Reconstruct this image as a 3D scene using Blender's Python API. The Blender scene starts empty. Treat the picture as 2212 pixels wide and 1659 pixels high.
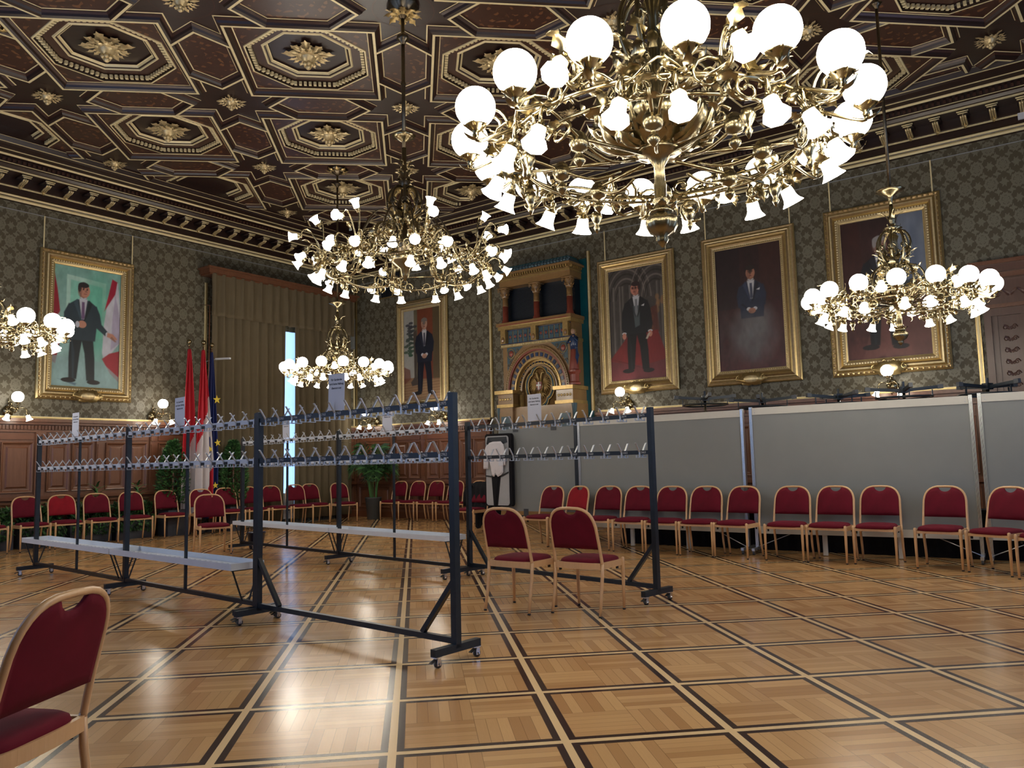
import bpy, bmesh, math, random
import numpy as np
from mathutils import Vector, Matrix
random.seed(7)
C = bpy.context.scene
COL = C.collection
PI = math.pi
def V3(*a): return Vector(a)

# ------------------------------------------------------------------ camera, world, exposure
cam_d = bpy.data.cameras.new('camera'); cam = bpy.data.objects.new('camera', cam_d); COL.objects.link(cam)
cam_d.sensor_width = 36.0; cam_d.lens = 36.0 * 1692.6 / 2212.0; cam_d.clip_start = 0.05; cam_d.clip_end = 200
_r = V3(0.8071502, 0.58988731, -0.02327035); _u = V3(0.07728523, -0.06650714, 0.99478832); _f = V3(-0.58526536, 0.80474205, 0.09927083)
m3 = Matrix((_r, _u, -_f)).transposed().to_4x4(); m3.translation = V3(0, 0, 1.35)
cam.matrix_world = m3
C.camera = cam
C.view_settings.view_transform = 'Standard'; C.view_settings.look = 'None'
C.view_settings.gamma = 1.0; C.view_settings.use_curve_mapping = False
C.view_settings.exposure = 0.22
w_ = bpy.data.worlds.new('world'); C.world = w_; w_.use_nodes = True
w_.node_tree.nodes['Background'].inputs[0].default_value = (0.55, 0.7, 1.0, 1); w_.node_tree.nodes['Background'].inputs[1].default_value = 0.6
cy = C.cycles
cy.max_bounces = 6; cy.diffuse_bounces = 3; cy.glossy_bounces = 3; cy.transmission_bounces = 2
cy.sample_clamp_indirect = 4.0; cy.sample_clamp_direct = 0; cy.use_denoising = True
cy.caustics_reflective = False; cy.caustics_refractive = False
LAMP = 22.0       # radiance of the lamp glass
DAY = 7.0         # radiance of the daylit window sheers

# room: wall_left x = XL, wall_right y = YR (the two seen), wall_east, wall_south behind the camera
XL, XE, YS, YR = -16.0, 2.6, -0.8, 14.75
ZB = 7.2          # lowest ridge of the ceiling coffers
ZW = 2.42         # top of the wainscot
ZC = 6.47         # foot of the cornice

# ------------------------------------------------------------------ node helpers
class S:
    """a shader value with arithmetic"""
    def __init__(s, t, k): s.t = t; s.k = k
    def _m(s, op, b=None, c=None):
        n = s.t.nodes.new('ShaderNodeMath'); n.operation = op
        for i, q in enumerate((s, b, c)):
            if q is None: continue
            if isinstance(q, S): s.t.links.new(q.k, n.inputs[i])
            else: n.inputs[i].default_value = q
        return S(s.t, n.outputs[0])
    def __add__(s, b): return s._m('ADD', b)
    __radd__ = __add__
    def __sub__(s, b): return s._m('SUBTRACT', b)
    def __mul__(s, b): return s._m('MULTIPLY', b)
    __rmul__ = __mul__
    def __truediv__(s, b): return s._m('DIVIDE', b)
    def fl(s): return s._m('FLOOR')
    def fr(s): return s._m('FRACT')
    def ab(s): return s._m('ABSOLUTE')
    def lt(s, b): return s._m('LESS_THAN', b)
    def gt(s, b): return s._m('GREATER_THAN', b)
    def sin(s): return s._m('SINE')
    def cos(s): return s._m('COSINE')
    def sqrt(s): return s._m('SQRT')
    def min(s, b): return s._m('MINIMUM', b)
    def max(s, b): return s._m('MAXIMUM', b)
    def at2(s, b): return s._m('ARCTAN2', b)
    def mod(s, b): return s._m('FLOORED_MODULO', b)
def newmat(name):
    m = bpy.data.materials.new(name); m.use_nodes = True
    t = m.node_tree; b = t.nodes['Principled BSDF']
    return m, t, b
def coords(t, kind='Object'):
    n = t.nodes.new('ShaderNodeTexCoord'); sp = t.nodes.new('ShaderNodeSeparateXYZ')
    t.links.new(n.outputs[kind], sp.inputs[0])
    return n.outputs[kind], S(t, sp.outputs[0]), S(t, sp.outputs[1]), S(t, sp.outputs[2])
def geo_pos(t):
    n = t.nodes.new('ShaderNodeNewGeometry'); sp = t.nodes.new('ShaderNodeSeparateXYZ')
    t.links.new(n.outputs['Position'], sp.inputs[0])
    return n.outputs['Position'], S(t, sp.outputs[0]), S(t, sp.outputs[1]), S(t, sp.outputs[2])
def comb(t, a, b, c=0.0):
    n = t.nodes.new('ShaderNodeCombineXYZ')
    for i, q in enumerate((a, b, c)):
        if isinstance(q, S): t.links.new(q.k, n.inputs[i])
        else: n.inputs[i].default_value = q
    return n.outputs[0]
def noise(t, vec, scale, detail=3, rough=0.5, dist=0.0):
    n = t.nodes.new('ShaderNodeTexNoise'); n.inputs['Scale'].default_value = scale; n.inputs['Detail'].default_value = detail
    n.inputs['Roughness'].default_value = rough; n.inputs['Distortion'].default_value = dist
    if vec is not None: t.links.new(vec, n.inputs['Vector'])
    return S(t, n.outputs[0])
def white(t, vec):
    n = t.nodes.new('ShaderNodeTexWhiteNoise'); n.noise_dimensions = '3D'; t.links.new(vec, n.inputs['Vector'])
    return S(t, n.outputs[0])
def mixc(t, fac, a, b):
    n = t.nodes.new('ShaderNodeMix'); n.data_type = 'RGBA'
    if isinstance(fac, S): t.links.new(fac.k, n.inputs[0])
    else: n.inputs[0].default_value = fac
    for i, q in ((6, a), (7, b)):
        if isinstance(q, tuple): n.inputs[i].default_value = (*q[:3], 1)
        else: t.links.new(q, n.inputs[i])
    return n.outputs[2]
def bump(t, b, h, strength=0.3, dist=0.01):
    n = t.nodes.new('ShaderNodeBump'); n.inputs['Strength'].default_value = strength; n.inputs['Distance'].default_value = dist
    t.links.new(h.k, n.inputs['Height']); t.links.new(n.outputs[0], b.inputs['Normal'])
def setc(t, b, c): t.links.new(c, b.inputs['Base Color'])
def plain(name, c, rough=0.5, metal=0.0, var=0.12, scale=12.0, spec=0.5, sheen=0.0, bmp=0.0, coat=0.0):
    """one-colour material with a little procedural mottling"""
    m, t, b = newmat(name)
    vec, x, y, z = coords(t)
    n = noise(t, vec, scale, 3)
    setc(t, b, mixc(t, n, tuple(v * (1 - var) for v in c), tuple(min(1, v * (1 + var)) for v in c)))
    b.inputs['Roughness'].default_value = rough; b.inputs['Metallic'].default_value = metal
    b.inputs['Specular IOR Level'].default_value = spec
    if sheen: b.inputs['Sheen Weight'].default_value = sheen; b.inputs['Sheen Roughness'].default_value = 0.4; b.inputs['Sheen Tint'].default_value = (*[min(1, v * 2 + .1) for v in c], 1)
    if coat: b.inputs['Coat Weight'].default_value = coat; b.inputs['Coat Roughness'].default_value = 0.1
    if bmp: bump(t, b, n, bmp, 0.004)
    return m
def emis(name, c, strength):
    m, t, b = newmat(name)
    b.inputs['Base Color'].default_value = (.8, .78, .72, 1)
    b.inputs['Emission Color'].default_value = (*c, 1); b.inputs['Emission Strength'].default_value = strength
    b.inputs['Roughness'].default_value = 0.35
    return m
def wood(name, c1, c2, rough=0.4, scale=1.0, axis=2, coat=0.2):
    m, t, b = newmat(name)
    vec, x, y, z = coords(t)
    s = [9.0 * scale] * 3; s[axis] = 0.9 * scale
    mp = t.nodes.new('ShaderNodeMapping'); mp.inputs['Scale'].default_value = s; t.links.new(vec, mp.inputs[0])
    n = noise(t, mp.outputs[0], 3.0, 5, 0.6, 0.6)
    setc(t, b, mixc(t, n, c1, c2)); b.inputs['Roughness'].default_value = rough
    b.inputs['Coat Weight'].default_value = coat; b.inputs['Coat Roughness'].default_value = 0.25
    bump(t, b, n, 0.08, 0.003)
    return m

M = {}
# parquet: basket weave squares between light strips lined with dark ones, laid diagonal to the walls
def parquet():
    m, t, b = newmat('parquet')
    vec, X, Y, Z = geo_pos(t)
    a = math.radians(43.157); s = 0.831571
    x = X + 2.74493; y = Y + (-2.74758)
    u = (x * math.cos(a) + y * math.sin(a)) / s; v = (y * math.cos(a) - x * math.sin(a)) / s
    fu = (u + 0.5).fr() - 0.5; fv = (v + 0.5).fr() - 0.5       # 0 on the grid lines
    du = fu.ab() * s; dv = fv.ab() * s
    d = du.min(dv)
    light = d.lt(0.020); dark = d.lt(0.056)
    # basket weave in the tile
    iu = u.fr(); iv = v.fr()
    w = 0.056 / s
    pu = (iu - w) / (1 - 2 * w) * 2; pv = (iv - w) / (1 - 2 * w) * 2
    qu = pu.fl(); qv = pv.fl()
    flip = (qu + qv).mod(2.0)
    along = pu.fr() * flip + pv.fr() * (1 - flip) if False else None
    inv = flip * -1 + 1
    pc = pu.fr() * flip + pv.fr() * inv                        # across the staves
    pl = pv.fr() * flip + pu.fr() * inv                        # along them
    st = pc * 6; k = st.fl()
    idv = comb(t, u.fl() * 7.13 + qu * 3.1 + k * 0.37, v.fl() * 5.7 + qv * 1.9, k + flip * 11)
    rnd = white(t, idv)
    gv = comb(t, pl * 1.5 + rnd * 20, pc * 22 + k * 3, u.fl() + v.fl() * 3)
    gr = noise(t, gv, 2.0, 4, 0.6, 0.4)
    base = mixc(t, rnd, (0.47, 0.245, 0.095), (0.76, 0.465, 0.205))
    base = mixc(t, gr * 0.35, base, (0.38, 0.19, 0.07))
    seam = ((st.fr() - 0.5).ab().gt(0.475)).max((pl - 0.5).ab().gt(0.494))
    base = mixc(t, seam * 0.55, base, (0.10, 0.045, 0.02))
    big = noise(t, vec, 0.35, 2)
    base = mixc(t, big * 0.3, base, (0.58, 0.33, 0.135))
    base = mixc(t, dark, base, (0.035, 0.017, 0.014))
    base = mixc(t, light, base, (0.86, 0.61, 0.32))
    setc(t, b, base)
    wear = noise(t, vec, 1.3, 4, 0.6)
    wr = wear * 0.13 + 0.135
    t.links.new(wr.k, b.inputs['Roughness'])
    b.inputs['Specular IOR Level'].default_value = 0.62
    bump(t, b, noise(t, vec, 3.0, 2) + rnd * 0.35, 0.05, 0.004)
    return m
M['parquet'] = parquet()

# damask: two-tone olive silk with big rosettes in an ogee lattice
def damask(name, hor):
    m, t, b = newmat(name)
    vec, X, Y, Z = geo_pos(t)
    h = (X if hor == 'X' else Y) / 0.37
    v = Z / 0.60
    def cell(ou, ov):
        return (h + ou).fr() - 0.5, (v + ov).fr() - 0.5
    def motif(a, c, R, k, amp):
        r = (a * a + c * c * 1.65).sqrt(); th = c.at2(a)
        return r, th, r.lt((th * k).cos() * amp + (th * (k * 2) + 0.8).cos() * amp * 0.6 + R)
    out = None
    for ou, ov in ((0.0, 0.0), (0.5, 0.5)):                 # ovoid medallions, staggered
        a, c = cell(ou, ov); r, th, f = motif(a, c, 0.262, 10, 0.020)
        vein = ((r - 0.155).ab().lt(0.010)) * (th * 5).sin().gt(-0.3); pet = ((th * 5).sin().ab().lt(0.15)) * r.gt(0.05) * r.lt(0.14)
        f = f * (vein * -1 + 1) * (pet * -1 + 1)
        out = f if out is None else out.max(f)
    for ou, ov in ((0.5, 0.0), (0.0, 0.5)):                 # fans between them
        a, c = cell(ou, ov); r, th, f = motif(a, c, 0.135, 6, 0.032); out = out.max(f)
    a = ((h * 2).fr() - 0.5) * 0.5; c = ((v * 2).fr() - 0.5) * 0.5  # leaves at the quarter points
    r, th, f = motif(a, c, 0.098, 4, 0.034); out = out.max(f)
    bgc, fgc = (0.074, 0.062, 0.036), (0.172, 0.158, 0.117)
    fine = noise(t, vec, 60, 2)
    c = mixc(t, out, bgc, fgc)
    c = mixc(t, fine * 0.25, c, (0.11, 0.095, 0.05))
    setc(t, b, c)
    rr = out * -0.12 + 0.62
    t.links.new(rr.k, b.inputs['Roughness'])
    b.inputs['Sheen Weight'].default_value = 0.15
    return m
M['damask_y'] = damask('damask_left', 'Y'); M['damask_x'] = damask('damask_right', 'X')

M['brass'] = plain('polished_brass', (0.31, 0.26, 0.155), 0.26, 1.0, 0.25, 30)
M['bronze'] = plain('dark_bronze', (0.16, 0.13, 0.09), 0.3, 1.0, 0.3, 30)
M['gilt'] = plain('gilded_wood', (0.56, 0.42, 0.19), 0.36, 0.85, 0.25, 25, bmp=0.2)
M['gilt_leaf'] = plain('gilded_carving', (0.72, 0.585, 0.33), 0.38, 0.55, 0.3, 25, bmp=0.2)
M['gilt_pale'] = plain('gilded_line', (0.86, 0.74, 0.44), 0.38, 0.15, 0.15, 10)
M['gilt_dark'] = plain('antique_gilding', (0.36, 0.245, 0.12), 0.42, 0.7, 0.3, 25)
M['cwood'] = wood('coffer_wood', (0.014, 0.0065, 0.006), (0.034, 0.0135, 0.010), 0.36, 1.0, 0, 0.3)
M['cwood2'] = wood('coffer_panel_wood', (0.032, 0.011, 0.008), (0.068, 0.024, 0.015), 0.4, 1.0, 1, 0.25)
def inlay():
    m, t, b = newmat('marquetry')
    vec, x, y, z = coords(t)
    n = noise(t, vec, 3.0, 2, 0.5, 0.4)
    r = (x * x + y * y).sqrt(); th = y.at2(x)
    a = ((r * 38 + (th * 4).sin() * 2.2).sin()).gt(0.35)
    c = ((x * 26 + (y * 20).sin() * 2.0).sin() * (y * 24 + (x * 18).sin() * 2.0).cos()).gt(0.28)
    f = (a * c).min(1.0)
    base = mixc(t, n, (0.034, 0.013, 0.009), (0.066, 0.024, 0.015))
    setc(t, b, mixc(t, f * 0.75, base, (0.19, 0.080, 0.032)))
    b.inputs['Roughness'].default_value = 0.36; b.inputs['Coat Weight'].default_value = 0.2; b.inputs['Coat Roughness'].default_value = 0.25
    return m
M['inlay'] = inlay()
M['gold_star'] = M['gilt_pale']
M['wains'] = wood('wainscot_walnut', (0.115, 0.046, 0.024), (0.220, 0.095, 0.050), 0.38, 1.0, 2, 0.3)
M['wains2'] = wood('wainscot_carving', (0.10, 0.035, 0.016), (0.20, 0.075, 0.034), 0.4, 1.0, 1, 0.3)
M['door'] = wood('door_walnut', (0.075, 0.032, 0.022), (0.135, 0.062, 0.042), 0.4, 1.0, 2, 0.2)
M['beech'] = wood('beech', (0.60, 0.345, 0.155), (0.74, 0.47, 0.25), 0.36, 2.0, 2, 0.35)
M['red'] = plain('red_velvet', (0.118, 0.004, 0.015), 0.8, 0, 0.3, 9, 0.2, 0.18)
M['black'] = plain('black_steel', (0.012, 0.018, 0.026), 0.35, 0.2, 0.4, 20, 0.5)
M['blackm'] = plain('black_matt', (0.012, 0.012, 0.014), 0.6)
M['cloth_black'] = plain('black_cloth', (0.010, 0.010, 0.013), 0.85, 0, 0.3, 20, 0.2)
M['white_metal'] = plain('white_enamel', (0.70, 0.74, 0.80), 0.35, 0.0, 0.06)
M['hook'] = plain('grey_hook_metal', (0.50, 0.53, 0.57), 0.32, 0.55, 0.1)
M['chrome'] = plain('chrome', (0.62, 0.64, 0.68), 0.18, 1.0, 0.1)
M['alu'] = plain('aluminium', (0.60, 0.62, 0.65), 0.3, 0.85, 0.06)
M['panel_grey'] = plain('grey_felt', (0.25, 0.265, 0.27), 0.85, 0, 0.06, 3, 0.2)
M['panel_trim'] = plain('cream_trim', (0.60, 0.59, 0.54), 0.45, 0, 0.04)
M['paper'] = plain('paper', (0.66, 0.68, 0.76), 0.7, 0, 0.02)
M['ink'] = plain('ink', (0.03, 0.03, 0.04), 0.6)
M['number_grey'] = plain('number_print', (0.50, 0.51, 0.53), 0.6)
M['white_print'] = plain('white_print', (0.8, 0.8, 0.8), 0.5)
M['curtain'] = plain('olive_drape', (0.145, 0.115, 0.070), 0.8, 0, 0.12, 4, 0.2, 0.2)
M['lamp_globe'] = emis('lit_globe_glass', (1.0, 0.92, 0.79), LAMP)
M['lamp_bell'] = emis('lit_bell_glass', (1.0, 0.90, 0.74), LAMP * 1.05)
M['day'] = emis('daylit_sheer', (0.26, 0.50, 1.0), DAY * 0.20)
M['green'] = plain('leaf_green', (0.028, 0.080, 0.028), 0.45, 0, 0.5, 6)
M['green2'] = plain('leaf_bright', (0.075, 0.21, 0.06), 0.4, 0, 0.4, 6)
M['yellowleaf'] = plain('leaf_yellow', (0.30, 0.30, 0.08), 0.45, 0, 0.4, 8)
M['pot'] = plain('anthracite_pot', (0.055, 0.060, 0.062), 0.45, 0, 0.1)
M['planter'] = plain('slate_planter', (0.05, 0.058, 0.075), 0.5, 0, 0.15)
M['soil'] = plain('soil', (0.02, 0.013, 0.008), 0.9)
M['majolica'] = plain('ochre_majolica', (0.27, 0.155, 0.06), 0.3, 0, 0.2, 14, 0.6, 0, 0.3, 0.4)
M['maj_gold'] = plain('gilt_majolica', (0.45, 0.31, 0.12), 0.3, 0.5, 0.3, 20, 0.5, 0, 0.3)
M['teal'] = plain('teal_glaze', (0.005, 0.095, 0.125), 0.28, 0, 0.3, 5, 0.5)
M['maj_blue'] = plain('blue_glaze', (0.02, 0.045, 0.12), 0.25, 0, 0.3, 10)
M['maj_red'] = plain('terracotta_glaze', (0.25, 0.055, 0.035), 0.35, 0, 0.25, 12)
M['maj_slate'] = plain('slate_blue_scales', (0.05, 0.10, 0.13), 0.35, 0, 0.4, 30)
M['grille'] = plain('dark_grille', (0.006, 0.010, 0.018), 0.4)
M['skin'] = plain('painted_skin', (0.45, 0.28, 0.19), 0.5)
M['white'] = plain('white_cloth', (0.68, 0.66, 0.70), 0.8, 0, 0.04)
M['greycloth'] = plain('grey_cloth', (0.38, 0.39, 0.41), 0.7, 0, 0.1)
M['flag_red'] = plain('flag_red', (0.50, 0.015, 0.03), 0.7, 0, 0.1)
M['flag_white'] = plain('flag_white', (0.62, 0.58, 0.60), 0.7, 0, 0.05)
M['flag_blue'] = plain('flag_blue', (0.010, 0.022, 0.13), 0.7, 0, 0.1)
M['flag_yellow'] = plain('flag_yellow', (0.75, 0.58, 0.06), 0.7)
M['bin_blue'] = plain('dark_blue_plastic', (0.008, 0.014, 0.05), 0.4)
M['bin_grey'] = plain('grey_plastic', (0.05, 0.055, 0.065), 0.45)
def attr_mat(name, rough=0.45):
    m, t, b = newmat(name)
    a = t.nodes.new('ShaderNodeAttribute'); a.attribute_name = 'Col'
    vec, x, y, z = coords(t)
    n = noise(t, vec, 60, 3)
    setc(t, b, mixc(t, n * 0.10, a.outputs['Color'], (0.08, 0.06, 0.05)))
    b.inputs['Roughness'].default_value = rough
    bump(t, b, n, 0.05, 0.002)
    return m
M['oil'] = attr_mat('oil_paint')

# ------------------------------------------------------------------ mesh helpers
class MB:
    def __init__(s): s.v = []; s.f = []; s.m = []; s.mats = []
    def mi(s, mat):
        if mat is None: mat = s.mats[0] if s.mats else 'black'
        if mat not in s.mats: s.mats.append(mat)
        return s.mats.index(mat)
    def add(s, vs, fs, mat=None):
        o = len(s.v); k = s.mi(mat)
        s.v += [tuple(p) for p in vs]; s.f += [tuple(i + o for i in f) for f in fs]; s.m += [k] * len(fs)
    def box(s, c, d, mat=None, M4=None):
        x, y, z = c; a, b, h = d[0] / 2, d[1] / 2, d[2] / 2
        vs = [(x + i * a, y + j * b, z + k * h) for i in (-1, 1) for j in (-1, 1) for k in (-1, 1)]
        if M4 is not None: vs = [tuple(M4 @ Vector(p)) for p in vs]
        s.add(vs, [(0, 1, 3, 2), (4, 6, 7, 5), (0, 4, 5, 1), (2, 3, 7, 6), (0, 2, 6, 4), (1, 5, 7, 3)], mat)
    def bar(s, p, q, w, h=None, mat=None, up=(0, 0, 1)):
        """square bar from p to q"""
        p = Vector(p); q = Vector(q); h = h or w
        d = (q - p).normalized(); u = Vector(up)
        if abs(d.dot(u)) > .97: u = V3(0, 1, 0)
        r = d.cross(u).normalized() * (w / 2); u = r.cross(d).normalized() * (h / 2)
        vs = [P + a * r + b * u for P in (p, q) for a, b in ((-1, -1), (1, -1), (1, 1), (-1, 1))]
        s.add(vs, [(3, 2, 1, 0), (4, 5, 6, 7), (0, 1, 5, 4), (1, 2, 6, 5), (2, 3, 7, 6), (3, 0, 4, 7)], mat)
    def tube(s, pts, r, n=8, mat=None, caps=True, flat=1.0, closed=False):
        pts = [Vector(p) for p in pts]; k = len(pts)
        rs = r if isinstance(r, (list, tuple)) else [r] * k
        vs = []; prev = None
        for i, p in enumerate(pts):
            a = pts[(i - 1) % k] if (closed or i > 0) else p; b = pts[(i + 1) % k] if (closed or i < k - 1) else p
            d = (b - a); d = d.normalized() if d.length > 1e-9 else V3(0, 0, 1)
            if prev is None:
                u = V3(0, 0, 1) if abs(d.z) < .9 else V3(0, 1, 0)
            else: u = prev
            x = d.cross(u)
            if x.length < 1e-6: x = d.cross(V3(1, 0, 0))
            x.normalize(); y = x.cross(d).normalized(); prev = y
            for j in range(n):
                t = 2 * PI * j / n
                vs.append(p + x * (math.cos(t) * rs[i]) + y * (math.sin(t) * rs[i] * flat))
        fs = []
        for i in range(k if closed else k - 1):
            i2 = (i + 1) % k
            for j in range(n):
                fs.append((i * n + j, i * n + (j + 1) % n, i2 * n + (j + 1) % n, i2 * n + j))
        if caps and not closed:
            fs.append(tuple(range(n - 1, -1, -1))); fs.append(tuple((k - 1) * n + j for j in range(n)))
        s.add(vs, fs, mat)
    def lathe(s, prof, n=16, mat=None, c=(0, 0, 0), M4=None, lobes=0, amp=0.0):
        vs = []
        for r, z in prof:
            for j in range(n):
                t = 2 * PI * j / n
                rr = r * (1 + (amp * math.cos(lobes * t) if lobes else 0))
                p = Vector((c[0] + rr * math.cos(t), c[1] + rr * math.sin(t), c[2] + z))
                vs.append(p)
        if M4 is not None: vs = [M4 @ p for p in vs]
        fs = [(i * n + j, i * n + (j + 1) % n, (i + 1) * n + (j + 1) % n, (i + 1) * n + j) for i in range(len(prof) - 1) for j in range(n)]
        if prof[0][0] > 1e-4: fs.append(tuple(range(n - 1, -1, -1)))
        if prof[-1][0] > 1e-4: fs.append(tuple((len(prof) - 1) * n + j for j in range(n)))
        s.add(vs, fs, mat)
    def ball(s, c, r, n=10, m=7, mat=None, sq=(1, 1, 1)):
        prof = [(math.sin(PI * i / m) * r, -math.cos(PI * i / m) * r) for i in range(m + 1)]
        prof[0] = (1e-5, -r); prof[-1] = (1e-5, r)
        Mx = Matrix.Translation(Vector(c)) @ Matrix.Diagonal((*sq, 1))
        s.lathe(prof, n, mat, M4=Mx)
    def leaf(s, base, d, up, L, W, curl=0.8, lobes=3, mat=None, seg=6):
        """acanthus leaf: starts along d, curls towards up"""
        base = Vector(base); d = Vector(d).normalized(); up = Vector(up); up = (up - d * up.dot(d)).normalized(); sd = d.cross(up)
        vs = []; p = base.copy(); step = L / seg; a = 0
        for i in range(seg + 1):
            t = i / seg
            wv = W * (math.sin(PI * min(1, 0.15 + t * 0.85)) ** 0.7) * (0.72 + 0.28 * math.cos(2 * PI * lobes * t))
            if i == seg: wv = 0.02 * W
            dir_ = d * math.cos(a) + up * math.sin(a); nn = up * math.cos(a) - d * math.sin(a)
            for k in (-1, -0.5, 0, 0.5, 1):
                vs.append(p + sd * (k * wv * 0.5) + nn * (abs(k) * wv * 0.18 + (0.012 * L if k == 0 else 0)))
            p = p + dir_ * step; a += curl / seg * (1 + t)
        fs = [(i * 5 + j, i * 5 + j + 1, i * 5 + j + 6, i * 5 + j + 5) for i in range(seg) for j in range(4)]
        s.add(vs, fs, mat)
    def scroll(s, c, ax, ay, R, r, turns=1.3, start=0.0, mat=None, n=6, seg=14, shrink=0.25):
        c = Vector(c); ax = Vector(ax).normalized(); ay = Vector(ay).normalized()
        pts = []; rs = []
        for i in range(seg + 1):
            t = i / seg; a = start + turns * 2 * PI * t; q = R * (1 - (1 - shrink) * t)
            pts.append(c + ax * (q * math.cos(a)) + ay * (q * math.sin(a))); rs.append(r * (1 - .5 * t))
        s.tube(pts, rs, n, mat)
    def poly(s, pts, mat=None): s.add(pts, [tuple(range(len(pts)))], mat)
    def prism(s, pts, z0, z1, mat=None, M4=None):
        n = len(pts); vs = [Vector((x, y, z0)) for x, y in pts] + [Vector((x, y, z1)) for x, y in pts]
        if M4 is not None: vs = [M4 @ p for p in vs]
        s.add(vs, [tuple(range(n - 1, -1, -1)), tuple(range(n, 2 * n))] + [(i, (i + 1) % n, (i + 1) % n + n, i + n) for i in range(n)], mat)
    def mesh(s, name, smooth=False):
        me = bpy.data.meshes.new(name); me.from_pydata(s.v, [], s.f)
        for q in s.mats: me.materials.append(M[q])
        me.polygons.foreach_set('material_index', s.m)
        if smooth:
            me.polygons.foreach_set('use_smooth', [True] * len(s.f))
        me.update(); return me
    def build(s, name, parent=None, smooth=False, loc=None, rotz=None):
        me = s.mesh(name, smooth); return put(name, me, parent, loc, rotz)
def put(name, me, parent=None, loc=None, rotz=None):
    o = bpy.data.objects.new(name, me); COL.objects.link(o)
    if parent is not None: o.parent = parent
    if loc is not None: o.location = loc
    if rotz is not None: o.rotation_euler = (0, 0, rotz)
    return o
def tag(o, label=None, cat=None, group=None, kind=None):
    if label: o['label'] = label
    if cat: o['category'] = cat
    if group: o['group'] = group
    if kind: o['kind'] = kind
    return o
def thing(name, label, cat, loc=(0, 0, 0), rotz=0, group=None):
    o = bpy.data.objects.new(name, None); COL.objects.link(o); o.empty_display_size = 0.1
    o.location = loc; o.rotation_euler = (0, 0, rotz)
    return tag(o, label, cat, group)
def dup(o, parent=None):
    c = o.copy(); COL.objects.link(c); c.parent = parent
    for ch in kids.get(o.name, ()): dup(ch, c)
    return c
kids = {}
def index_kids():
    kids.clear()
    for o in bpy.data.objects:
        if o.parent: kids.setdefault(o.parent.name, []).append(o)
def struct(o): o['kind'] = 'structure'; return o

def offset_poly(P, d):
    """P ccw convex; positive d grows it"""
    n = len(P); out = []
    for i in range(n):
        p0, p1, p2 = Vector(P[i - 1]), Vector(P[i]), Vector(P[(i + 1) % n])
        a = (p1 - p0).normalized(); b = (p2 - p1).normalized()
        na = Vector((a.y, -a.x)); nb = Vector((b.y, -b.x))
        k = (na + nb); k = k / (1 + na.dot(nb))
        out.append(p1 + k * d)
    return out
def ring_sweep(mb, P, prof, mats, fn=lambda x, y, w: (x, y, w)):
    """prof: (offset, height) list, mats per segment; P a ccw polygon"""
    n = len(P); rows = []
    for d, h in prof:
        rows.append([fn(q[0], q[1], h) for q in offset_poly(P, d)])
    for i in range(len(prof) - 1):
        vs = rows[i] + rows[i + 1]
        mb.add(vs, [(j, (j + 1) % n, (j + 1) % n + n, j + n) for j in range(n)], mats[i])
def rect(x0, x1, y0, y1): return [(x0, y0), (x1, y0), (x1, y1), (x0, y1)]

# ================================================================== THE ROOM
b = MB(); b.box(((XL + XE) / 2, (YS + YR) / 2, -0.1), (XE - XL + .6, YR - YS + .6, 0.2), 'parquet'); struct(b.build('floor'))

# left wall with the window opening behind the drapes
b = MB(); t = 0.25
def wall_boxes(b, fixed, a0, a1, z1, holes, mat, axis):
    """wall slab with rectangular holes [(a,b,z0,z1)] along its run; axis 'x': plane x=fixed (outside towards sign)"""
    f, sgn = fixed
    cuts = sorted(holes); cur = a0
    def bx(p, q, z0, z1):
        if q - p < 1e-4 or z1 - z0 < 1e-4: return
        if axis == 'x': b.box((f + sgn * t / 2, (p + q) / 2, (z0 + z1) / 2), (t, q - p, z1 - z0), mat)
        else: b.box(((p + q) / 2, f + sgn * t / 2, (z0 + z1) / 2), (q - p, t, z1 - z0), mat)
    for (p, q, z0, zz) in cuts:
        bx(cur, p, 0, z1); bx(p, q, 0, z0); bx(p, q, zz, z1); cur = q
    bx(cur, a1, 0, z1)
wall_boxes(b, (XL, -1), YS - .25, YR + .25, 7.6, [(10.75, 13.25, 0.35, 4.75)], 'damask_y', 'x'); struct(b.build('wall_left'))
b = MB(); wall_boxes(b, (YR, 1), XL, XE, 7.6, [(-0.52, 1.18, 0.0, 3.45)], 'damask_x', 'y'); struct(b.build('wall_right'))
SW = [(-14.2, -12.2, .9, 4.6), (-10.2, -8.2, .9, 4.6), (-6.2, -4.2, .9, 4.6)]
b = MB(); wall_boxes(b, (YS, -1), XL, XE, 7.6, SW, 'damask_x', 'y'); struct(b.build('wall_south'))
EW = [(2.0, 3.8, .9, 4.6), (6.0, 7.8, .9, 4.6), (10.0, 11.8, .9, 4.6)]
b = MB(); wall_boxes(b, (XE, 1), YS - .25, YR + .25, 7.6, EW, 'damask_y', 'x'); struct(b.build('wall_east'))

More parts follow.
